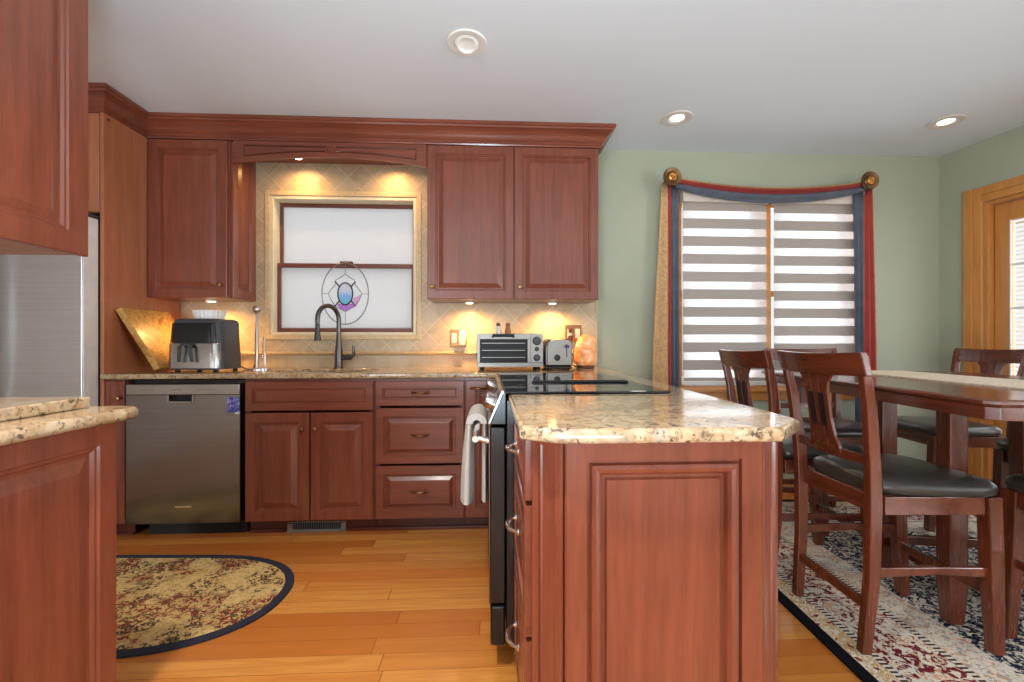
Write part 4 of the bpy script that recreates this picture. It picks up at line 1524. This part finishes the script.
tail(1.215, 1.262, 1.150, 1.262, 'gold_tail', GOLD, 1, YS + 0.02)
tail(1.258, 1.282, 1.252, 1.282, 'red_tail', RED, 1, YS + 0.016, amp=0.008)
tail(1.278, 1.340, 1.276, 1.345, 'navy_tail', NAVY, 2, YS + 0.026)
tail(2.630, 2.708, 2.652, 2.706, 'navy_tail', NAVY, 2, YS + 0.024, amp=0.016)
tail(2.708, 2.762, 2.704, 2.790, 'red_tail', RED, 2, YS + 0.010, amp=0.010)
tail(2.761, 2.772, 2.786, 2.802, 'gold_tail', GOLD, 1, YS + 0.016, amp=0.006)
for x, lb in ((1.265, 'round bronze curtain holdback at the left corner of the dining window'), (2.698, 'round bronze curtain holdback at the right corner of the dining window')):
    t = thing('curtain_holdback', lb, 'holdback', (x, W, 2.252), 0)
    B().cyl((x, W - 0.001, 2.252), (x, YS - 0.05, 2.252), 0.015, 0.015, 16).obj('post', BRONZE, t, smooth=40)
    B().lathe((x, YS - 0.036, 2.252), [(0.03, -0.004), (0.060, 0.0), (0.065, 0.008), (0.062, 0.016), (0.052, 0.012), (0.040, 0.009), (0.034, 0.014), (0.029, 0.010)], -YY, 40).obj('outer_disc', plain('aged_gold_disc', srgb(120, 92, 62), 0.4, 0.8, var=0.2), t, smooth=40)
    B().lathe((x, YS - 0.042, 2.252), [(0.030, 0), (0.028, 0.012), (0.018, 0.018), (0.012, 0.016), (0.008, 0.021), (0.001, 0.022)], -YY, 28).obj('center_boss', plain('gold_boss', srgb(196, 140, 70), 0.35, 0.9), t, smooth=40)


# ------------------------------------------------------------------ rugs
def rug_mat():
    a = N('persian_rug')
    tc = a.n('ShaderNodeTexCoord')
    sp = a.n('ShaderNodeSeparateXYZ')
    a.l(tc.outputs['Object'], sp.inputs[0])
    X, Y = sp.outputs[0], sp.outputs[1]
    # distance to the rug edge; rug is RWD x RLN centred on the object
    dx = a.M('SUBTRACT', RWD / 2, a.M('ABSOLUTE', X))
    dy = a.M('SUBTRACT', RLN / 2, a.M('ABSOLUTE', Y))
    d = a.M('MINIMUM', dx, dy)
    v = a.co('Object')
    vs = a.co('Object', (1, 1, 1))
    cre, gold, red, navy, peach, grey = srgb(220, 212, 196), srgb(196, 160, 108), srgb(112, 32, 40), srgb(28, 32, 52), srgb(204, 156, 122), srgb(150, 152, 152)
    n1 = a.noise(v, 21, 2, 2.6)
    n2 = a.noise(v, 48, 2, 2.0)
    n3 = a.noise(a.co('Object', loc=(3, 7, 0)), 18, 2, 2.2)
    # fields
    f_navy = a.mix(a.ramp(n1, [(0.51, (0, 0, 0)), (0.53, (1, 1, 1))], 'LINEAR'), navy, cre)
    f_navy = a.mix(a.ramp(n2, [(0.58, (0, 0, 0)), (0.62, (1, 1, 1))]), f_navy, grey)
    f_cream = a.mix(a.ramp(n1, [(0.55, (0, 0, 0)), (0.59, (1, 1, 1))]), cre, peach)
    f_cream = a.mix(a.ramp(n2, [(0.56, (0, 0, 0)), (0.60, (1, 1, 1))]), f_cream, grey)
    f_red = a.mix(a.ramp(n3, [(0.47, (0, 0, 0)), (0.52, (1, 1, 1))]), cre, red)
    f_red = a.mix(a.ramp(n1, [(0.53, (0, 0, 0)), (0.57, (1, 1, 1))]), f_red, a.mix(a.ramp(n2, [(0.45, (0, 0, 0)), (0.55, (1, 1, 1))]), cre, peach))
    f_gold = a.mix(a.ramp(n2, [(0.49, (0, 0, 0)), (0.56, (1, 1, 1))]), gold, cre)
    f_gold = a.mix(a.ramp(a.noise(v, 30, 2, 0.5), [(0.60, (0, 0, 0)), (0.63, (1, 1, 1))]), f_gold, red)
    dots = a.M('GREATER_THAN', a.M('SINE', a.M('MULTIPLY', Y, 330.0)), 0.0)
    f_grd = a.mix(dots, srgb(64, 56, 52), cre)
    c = f_navy
    for lim, col in ((0.525, f_cream), (0.39, f_grd), (0.365, f_red), (0.14, f_grd), (0.115, f_gold), (0.045, srgb(18, 18, 24))):
        c = a.mix(a.M('LESS_THAN', d, lim), c, col)
    a.set(c, 0.95, 0, 0.1)
    a.bump(a.noise(v, 260, 2), 0.5, 0.002)
    return a.m


RWD, RLN = 2.05, 2.46
rc = cam2w(1.13 + RWD / 2, 3.07 - RLN / 2)
R = [[], []]
for k, z in enumerate((0.0005, 0.010)):
    R[k] = [(sx * RWD / 2, sy * RLN / 2, z) for sx, sy in ((-1, -1), (1, -1), (1, 1), (-1, 1))]
o = B().loft(R).obj('area_rug', rug_mat(), None)
o.location = (rc[0], rc[1], 0)
o.rotation_euler = (0, 0, -TH)
tag(o, 'navy and cream patterned area rug under the dining table', 'rug')


def oval_mat():
    a = N('oval_rug_pile')
    v = a.co('Object')
    tan, dk, red, grn = srgb(196, 164, 104), srgb(64, 46, 44), srgb(126, 52, 48), srgb(120, 112, 74)
    n1 = a.noise(v, 42, 3, 1.4)
    n2 = a.noise(a.co('Object', loc=(5, 2, 0)), 7, 2, 0.6)
    n3 = a.noise(a.co('Object', loc=(1, 9, 0)), 55, 3, 1.0)
    n4 = a.noise(a.co('Object', loc=(8, 4, 0)), 5, 2, 0.6)
    c = a.mix(a.ramp(n1, [(0.48, (0, 0, 0)), (0.54, (0.8, 0.8, 0.8))]), tan, srgb(214, 188, 134))
    c = a.mix(a.M('MULTIPLY', a.ramp(n3, [(0.49, (0, 0, 0)), (0.53, (1, 1, 1))]), a.ramp(n2, [(0.46, (0, 0, 0)), (0.52, (1, 1, 1))])), c, dk)
    c = a.mix(a.M('MULTIPLY', a.ramp(n1, [(0.50, (0, 0, 0)), (0.54, (1, 1, 1))]), a.ramp(n4, [(0.49, (0, 0, 0)), (0.55, (1, 1, 1))])), c, red)
    c = a.mix(a.ramp(n3, [(0.60, (0, 0, 0)), (0.64, (0.8, 0.8, 0.8))]), c, grn)
    a.set(c, 0.95, 0, 0.1)
    a.bump(a.noise(v, 300, 2), 0.5, 0.002)
    return a.m


t_ = thing('oval_rug', 'tan oval rug with a navy border in front of the dishwasher', 'rug', (*cam2w(-1.75, 1.895), 0), -TH)
OC = cam2w(-1.75, 1.895)


def oval(ins, z):
    pts = []
    b_ = 0.375 - ins
    for i in range(64):
        an = 2 * PI * i / 64
        sx = 0.235 if math.cos(an) >= 0 else -0.235
        ca, sa = math.cos(an), math.sin(an)
        p = 2.0 / 2.25
        x = sx + (0.54 - ins) * abs(ca) ** p * (1 if ca >= 0 else -1)
        y = b_ * abs(sa) ** p * (1 if sa >= 0 else -1)
        c, s = math.cos(TH), math.sin(TH)
        pts.append((OC[0] + x * c + y * s, OC[1] + y * c - x * s, z))
    return pts


B().loft([oval(0.0, 0.0005), oval(0.0, 0.008), oval(0.036, 0.009), oval(0.036, 0.0005)], True, False).obj('border', plain('navy_rug_border', srgb(34, 36, 52), 0.95, var=0.15, scale=90), t_)
B().loft([oval(0.0365, 0.0005), oval(0.0365, 0.009), oval(0.048, 0.0095), oval(0.3, 0.0096)]).obj('pile', oval_mat(), t_)


# ------------------------------------------------------------------ dining table
RUGZ = 0.0105
TA = TH + math.radians(5.8)        # the table is turned clockwise
NEAR = Vector(cam2w(1.372, 1.265))
tu_, tv_ = Vector((math.sin(TA), math.cos(TA))), Vector((math.cos(TA), -math.sin(TA)))
TL, TW = 1.46, 1.08
TCT = NEAR + tu_ * (TL / 2) + tv_ * (TW / 2)
t_ = thing('dining_table', 'counter-height dark cherry dining table on the patterned rug', 'table', (TCT.x, TCT.y, RUGZ), -TA)
TZ = 0.930
hl, hw = TL / 2, TW / 2


def tpl(ins, c=0.05):
    a, q = hw - ins, hl - ins
    c = max(c, 0.004)
    return [(-a + c, -q), (a - c, -q), (a, -q + c), (a, q - c), (a - c, q), (-a + c, q), (-a, q - c), (-a, -q + c)]


def T2W(p, z):
    c, s = math.cos(-TA), math.sin(-TA)
    return (TCT.x + p[0] * c - p[1] * s, TCT.y + p[0] * s + p[1] * c, z)


def tpr(ins0, z0, ins1, z1, cc=0.025):
    return [[T2W(p, z0) for p in tpl(ins0, cc)], [T2W(p, z1) for p in tpl(ins1, cc)]]


B().loft(tpr(0.012, TZ - 0.022, 0, TZ - 0.014) + tpr(0, TZ - 0.006, 0.006, TZ)).obj('table_top', DINE_X, t_)
B().loft(tpr(0.014, TZ - 0.063, 0.014, TZ - 0.0225)).obj('apron', DINE_X, t_, 0.003)
LEGP = [(-0.250, -0.245), (-0.245, 0.115), (0.34, -0.245), (0.34, 0.115)]
for lx, ly in LEGP:
    b = B()
    hw_ = 0.034
    rings = []
    for z, k in ((RUGZ, 0.78), (RUGZ + 0.14, 1.0), (TZ - 0.0635, 1.0)):
        rings.append([T2W((lx + sx * hw_ * k, ly + sy * hw_ * k), z) for sx, sy in ((-1, -1), (1, -1), (1, 1), (-1, 1))])
    b.loft(rings).obj('leg', DINE, t_, 0.008)
b = B()
for (ax, ay, bx, by) in ((-0.247, -0.205, -0.247, 0.075), (0.34, -0.205, 0.34, 0.075)):
    b.loft([[T2W((ax - 0.012, ay), z), T2W((ax + 0.012, ay), z), T2W((bx + 0.012, by), z), T2W((bx - 0.012, by), z)] for z in (0.155, 0.195)])
for yy in (-0.245, 0.115):
    b.loft([[T2W((-0.205, yy - 0.012), z), T2W((0.305, yy - 0.012), z), T2W((0.305, yy + 0.012), z), T2W((-0.205, yy + 0.012), z)] for z in (0.155, 0.195)])
b.obj('stretcher', DINE_X, t_, 0.002)

# lace runner
def runner():
    b_ = B()
    n = 60
    top_, bot_ = [], []
    L0, L1 = -hl + 0.12, hl - 0.10
    pts = []
    for i in range(n + 1):
        u = L0 + (L1 - L0) * i / n
        pts.append((-0.19 - 0.006 * abs(math.sin(i * PI / 2 + 0.4)), u))
    for i in range(n + 1):
        u = L1 - (L1 - L0) * i / n
        pts.append((0.17 + 0.006 * abs(math.sin(i * PI / 2 + 0.4)), u))
    R_ = [[T2W((p[0] + 0.02, p[1]), z) for p in pts] for z in (TZ + 0.0005, TZ + 0.007)]
    b_.loft(R_)
    o = b_.obj('table_runner', plain('cream_lace', srgb(214, 196, 170), 0.9, var=0.2, scale=70, bump=0.6), None, loc=(TCT.x, TCT.y, TZ))
    return tag(o, 'cream lace runner laid along the dining table', 'table runner')


runner()


# ------------------------------------------------------------------ counter-height dining chairs
def make_chair():
    t = thing('dining_chair', 'x', 'chair', (0, 0, 0), 0, None)
    SZ = 0.563
    HT = 1.045
    # back posts
    for s in (-1, 1):
        b = B()
        secs = []
        for x, y, z, a, c in ((-0.225, 0.178, 0.0, 0.017, 0.016), (-0.205, 0.186, 0.26, 0.020, 0.017), (-0.202, 0.190, 0.52, 0.022, 0.017), (-0.206, 0.193, 0.64, 0.021, 0.016), (-0.228, 0.205, 0.86, 0.018, 0.015), (-0.262, 0.217, HT - 0.004, 0.014, 0.014)):
            secs.append(((x, s * y, z), (a, 0, 0), (0, c, 0)))
        b.beam(secs).obj('leg', DINE, t, 0.004)
        b = B()
        b.beam([((0.232, s * 0.182, 0.0), (0.019, 0, 0), (0, 0.019, 0)), ((0.215, s * 0.186, 0.30), (0.024, 0, 0), (0, 0.023, 0)), ((0.205, s * 0.188, SZ - 0.012), (0.025, 0, 0), (0, 0.023, 0))])
        b.obj('leg', DINE, t, 0.004)
    # seat frame
    b = B()
    for s in (-1, 1):
        b.box(-0.17, 0.18, s * 0.190 - 0.011, s * 0.190 + 0.011, SZ - 0.075, SZ - 0.0125)
    b.box(0.195, 0.217, -0.165, 0.165, SZ - 0.075, SZ - 0.0125).box(-0.203, -0.183, -0.172, 0.172, SZ - 0.075, SZ - 0.0125)
    b.box(-0.182, 0.194, -0.178, 0.178, SZ - 0.03, SZ - 0.0128)
    b.obj('seat_frame', DINE_X, t, 0.003)
    # upholstered seat: wider at the front, crowned
    rings = []
    def outline(k, z, crown_=0.0):
        pts = []
        for i in range(40):
            an = 2 * PI * i / 40
            ca, sa = math.cos(an), math.sin(an)
            q = 2 / 5.0
            x = 0.228 * abs(ca) ** q * (1 if ca >= 0 else -1)
            wy = 0.215 + 0.020 * (x / 0.228)
            y = wy * abs(sa) ** q * (1 if sa >= 0 else -1)
            pts.append((0.028 + x * k * 0.985, y * k, z))
        return pts
    rings = [outline(0.93, SZ - 0.012), outline(0.985, SZ - 0.004), outline(1.0, SZ + 0.012), outline(0.985, SZ + 0.026), outline(0.92, SZ + 0.038), outline(0.75, SZ + 0.045), outline(0.45, SZ + 0.049), outline(0.1, SZ + 0.050)]
    # notch the rear so the cushion sits in front of the posts
    rings = [[(max(x, -0.168) if abs(y) > 0.155 else max(x, -0.182), y, z) for x, y, z in r] for r in rings]
    B().loft(rings).obj('seat', LEATHER, t, smooth=60)
    # crest rail, bowed back
    b = B()
    secs = []
    for i in range(13):
        v = -1 + i / 6
        y = v * 0.234
        x = -0.252 - 0.028 * (1 - v * v)
        secs.append(((x - 0.008, y, HT - 0.040 + 0.006 * v * v), (0.013, 0, 0.0), (-0.008 - 0.002, 0, 0.041)))
    b.beam(secs).obj('crest_rail', DINE_X, t, 0.004)
    # lower back rail
    b = B()
    secs = []
    for i in range(9):
        v = -1 + i / 4
        secs.append(((-0.208 - 0.018 * (1 - v * v), v * 0.180, 0.672), (0.010, 0, 0), (-0.003, 0, 0.018)))
    b.beam(secs).obj('lower_rail', DINE_X, t, 0.003)
    # flared back splat with slots and dark inlays
    b = B()
    def bx(z):
        k = (z - 0.672) / (0.99 - 0.672)
        return -0.228 - 0.045 * k - 0.006 * math.sin(PI * k)
    prof = [(0.672, 0.082), (0.70, 0.078), (0.735, 0.066), (0.80, 0.060), (0.90, 0.060), (0.935, 0.066), (0.965, 0.088)]
    for s0, s1 in ((-1.0, -0.37), (-0.29, 0.29), (0.37, 1.0)):
        secs = []
        for z, hw0 in prof:
            ya, yb_ = hw0 * s0, hw0 * s1
            secs.append(((bx(z), (ya + yb_) / 2, z), (0.006, 0, 0), (0, (yb_ - ya) / 2, 0)))
        b.beam(secs)
    b.obj('splat', DINE, t, 0.001)
    b = B()
    for s0, s1 in ((-0.72, -0.16), (0.16, 0.72)):
        secs = []
        for z in (0.765, 0.83, 0.895):
            secs.append(((bx(z), 0.062 * (s0 + s1) / 2, z), (0.0085, 0, 0), (0, 0.062 * (s1 - s0) / 2, 0)))
        b.beam(secs)
    b.obj('splat_inlay', DARKINLAY, t, 0.001)
    # stretchers
    for s in (-1, 1):
        B().beam([((-0.187, s * 0.184, 0.285), (0, 0.010, 0), (0, 0, 0.017)), ((0.02, s * 0.186, 0.292), (0, 0.010, 0), (0, 0, 0.013)), ((0.196, s * 0.184, 0.285), (0, 0.010, 0), (0, 0, 0.017))]).obj('stretcher', DINE_X, t, 0.003)
    b = B().beam([((-0.2145, -0.166, 0.165), (0.010, 0, 0), (0, 0, 0.016)), ((-0.2145, 0.166, 0.165), (0.010, 0, 0), (0, 0, 0.016))])
    b.obj('stretcher', DINE, t, 0.003)
    b = B().beam([((0.221, -0.164, 0.21), (0.010, 0, 0), (0, 0, 0.016)), ((0.221, 0.164, 0.21), (0.010, 0, 0), (0, 0, 0.016))])
    b.obj('footrest', DINE, t, 0.003)
    return t


chair = make_chair()
chair['group'] = 'dining chairs round the table'
CH = [((1.54, 1.652), math.radians(-2.6), 'nearest dining chair, back toward the peninsula, on the left of the table'),
      ((1.525, 2.135), math.radians(-4.0), 'second dining chair on the left of the table, behind the nearest one'),
      (cam2w(1.945, 2.72), -PI / 2 - TH - 0.02, 'dining chair at the far end of the table in front of the window'),
      (cam2w(2.66, 2.72), PI - TA + 0.02, 'dining chair on the far right of the table, by the patio door'),
      (cam2w(2.67, 2.03), PI - TA, 'right-hand dining chair of which mainly the seat shows behind the table leg'),
      ((2.085, 1.305), PI / 2 - 0.03, 'dining chair at the near end of the table, cut off by the right edge')]
for i, ((x, y), rz, lb) in enumerate(CH):
    if i == 0:
        first = chair
        continue
    dup(chair, (x, y, RUGZ), rz, lb)
chair.location = (*CH[0][0], RUGZ)
chair.rotation_euler = (0, 0, CH[0][1])
chair['label'] = CH[0][2]
for o in list(bpy.data.objects):
    if o.get('category') == 'chair' and 'group' in o:
        del o['group']
        o['group'] = 'dining chairs'


# ------------------------------------------------------------------ lights that hang in the room
def spot(name, loc, power, col, size, parent, blend=0.8, radius=0.03):
    d = bpy.data.lights.new(name, 'SPOT')
    d.energy = power
    d.color = col
    d.spot_size = size
    d.spot_blend = blend
    d.shadow_soft_size = radius
    o = bpy.data.objects.new(name, d)
    COL.objects.link(o)
    r = root_of(parent)
    o.location = Vector(loc) - Vector(r.location)
    o.parent = parent
    return o


def downlight(label, x, y, lit, power=5):
    t = thing('recessed_light', label, 'ceiling light', (x, y, CE))
    B().lathe((x, y, CE - 0.0005), [(0.042 if lit else 0.058, 0.0), (0.046 if lit else 0.060, -0.004), (0.072, -0.009), (0.090, -0.007), (0.094, -0.001)], ZZ, 40).obj('trim_ring', WHITE if not lit else WHITE_MET, t, smooth=40)
    if lit:
        B().lathe((x, y, CE - 0.0005), [(0.0415, -0.001), (0.040, -0.003), (0.02, -0.004), (0.001, -0.004)], ZZ, 32).obj('lens', DOWN_LENS, t, smooth=50)
        spot('downlight_lamp', (x, y, CE - 0.03), power, (1, 0.92, 0.82), math.radians(130), t, 1.0, 0.06)
    else:
        B().lathe((x, y, CE - 0.0005), [(0.0575, -0.003), (0.050, -0.016), (0.042, -0.018), (0.036, -0.006), (0.001, -0.004)], (0.0, 0.25, 1), 32).obj('eyeball', WHITE, t, smooth=40)
    return t


downlight('unlit white recessed ceiling light above the kitchen aisle', -0.108, 2.075, False)
downlight('lit recessed ceiling light nearest the cabinets, over the table end', 1.165, 2.70, True)
downlight('lit recessed ceiling light near the patio door corner', 2.885, 2.66, True)


downlight('added unseen ceiling light over the aisle between the two counters, above the frame', -0.6, 0.35, True, 210)  # unseen fixture added over the aisle to brighten the base cabinets
downlight('added unseen ceiling light behind the camera over the aisle', -0.4, -0.9, True, 16)  # unseen fixture added behind the camera as extra fill


def puck(label, x, y, z, power):
    t = thing('puck_light', label, 'light', (x, y, z))
    B().lathe((x, y, z), [(0.032, 0.0), (0.034, -0.004), (0.032, -0.011), (0.026, -0.012)], ZZ, 24).obj('housing', WHITE_MET, t, smooth=40)
    B().lathe((x, y, z - 0.0115), [(0.0255, 0.0), (0.022, -0.003), (0.001, -0.004)], ZZ, 24).obj('lens', WARM_LENS, t, smooth=40)
    spot('puck_lamp', (x, y, z - 0.02), power, (1, 0.54, 0.18), math.radians(168), t, 1.0, 0.03)


PZ = UZ0 - 0.005
puck('warm puck light under the wall cabinet left of the window', -1.83, 3.00, PZ, 30)
puck('warm puck light under the right wall cabinet, over the toaster oven', -0.14, 3.03, PZ, 30)
puck('warm puck light under the right wall cabinet, over the salt lamp', 0.43, 3.03, PZ, 30)
b = B().box(-1.615, -0.4065, UF + 0.005, W - 0.014, 2.352, 2.366)
o = b.obj('soffit_board', CHERRY_X, None)
tag(o, 'wood soffit board tucked behind the arched valance', 'panel')
puck('warm puck light behind the valance, left one', -1.29, 3.04, 2.3515, 16)
puck('warm puck light behind the valance, right one', -0.66, 3.04, 2.3515, 16)
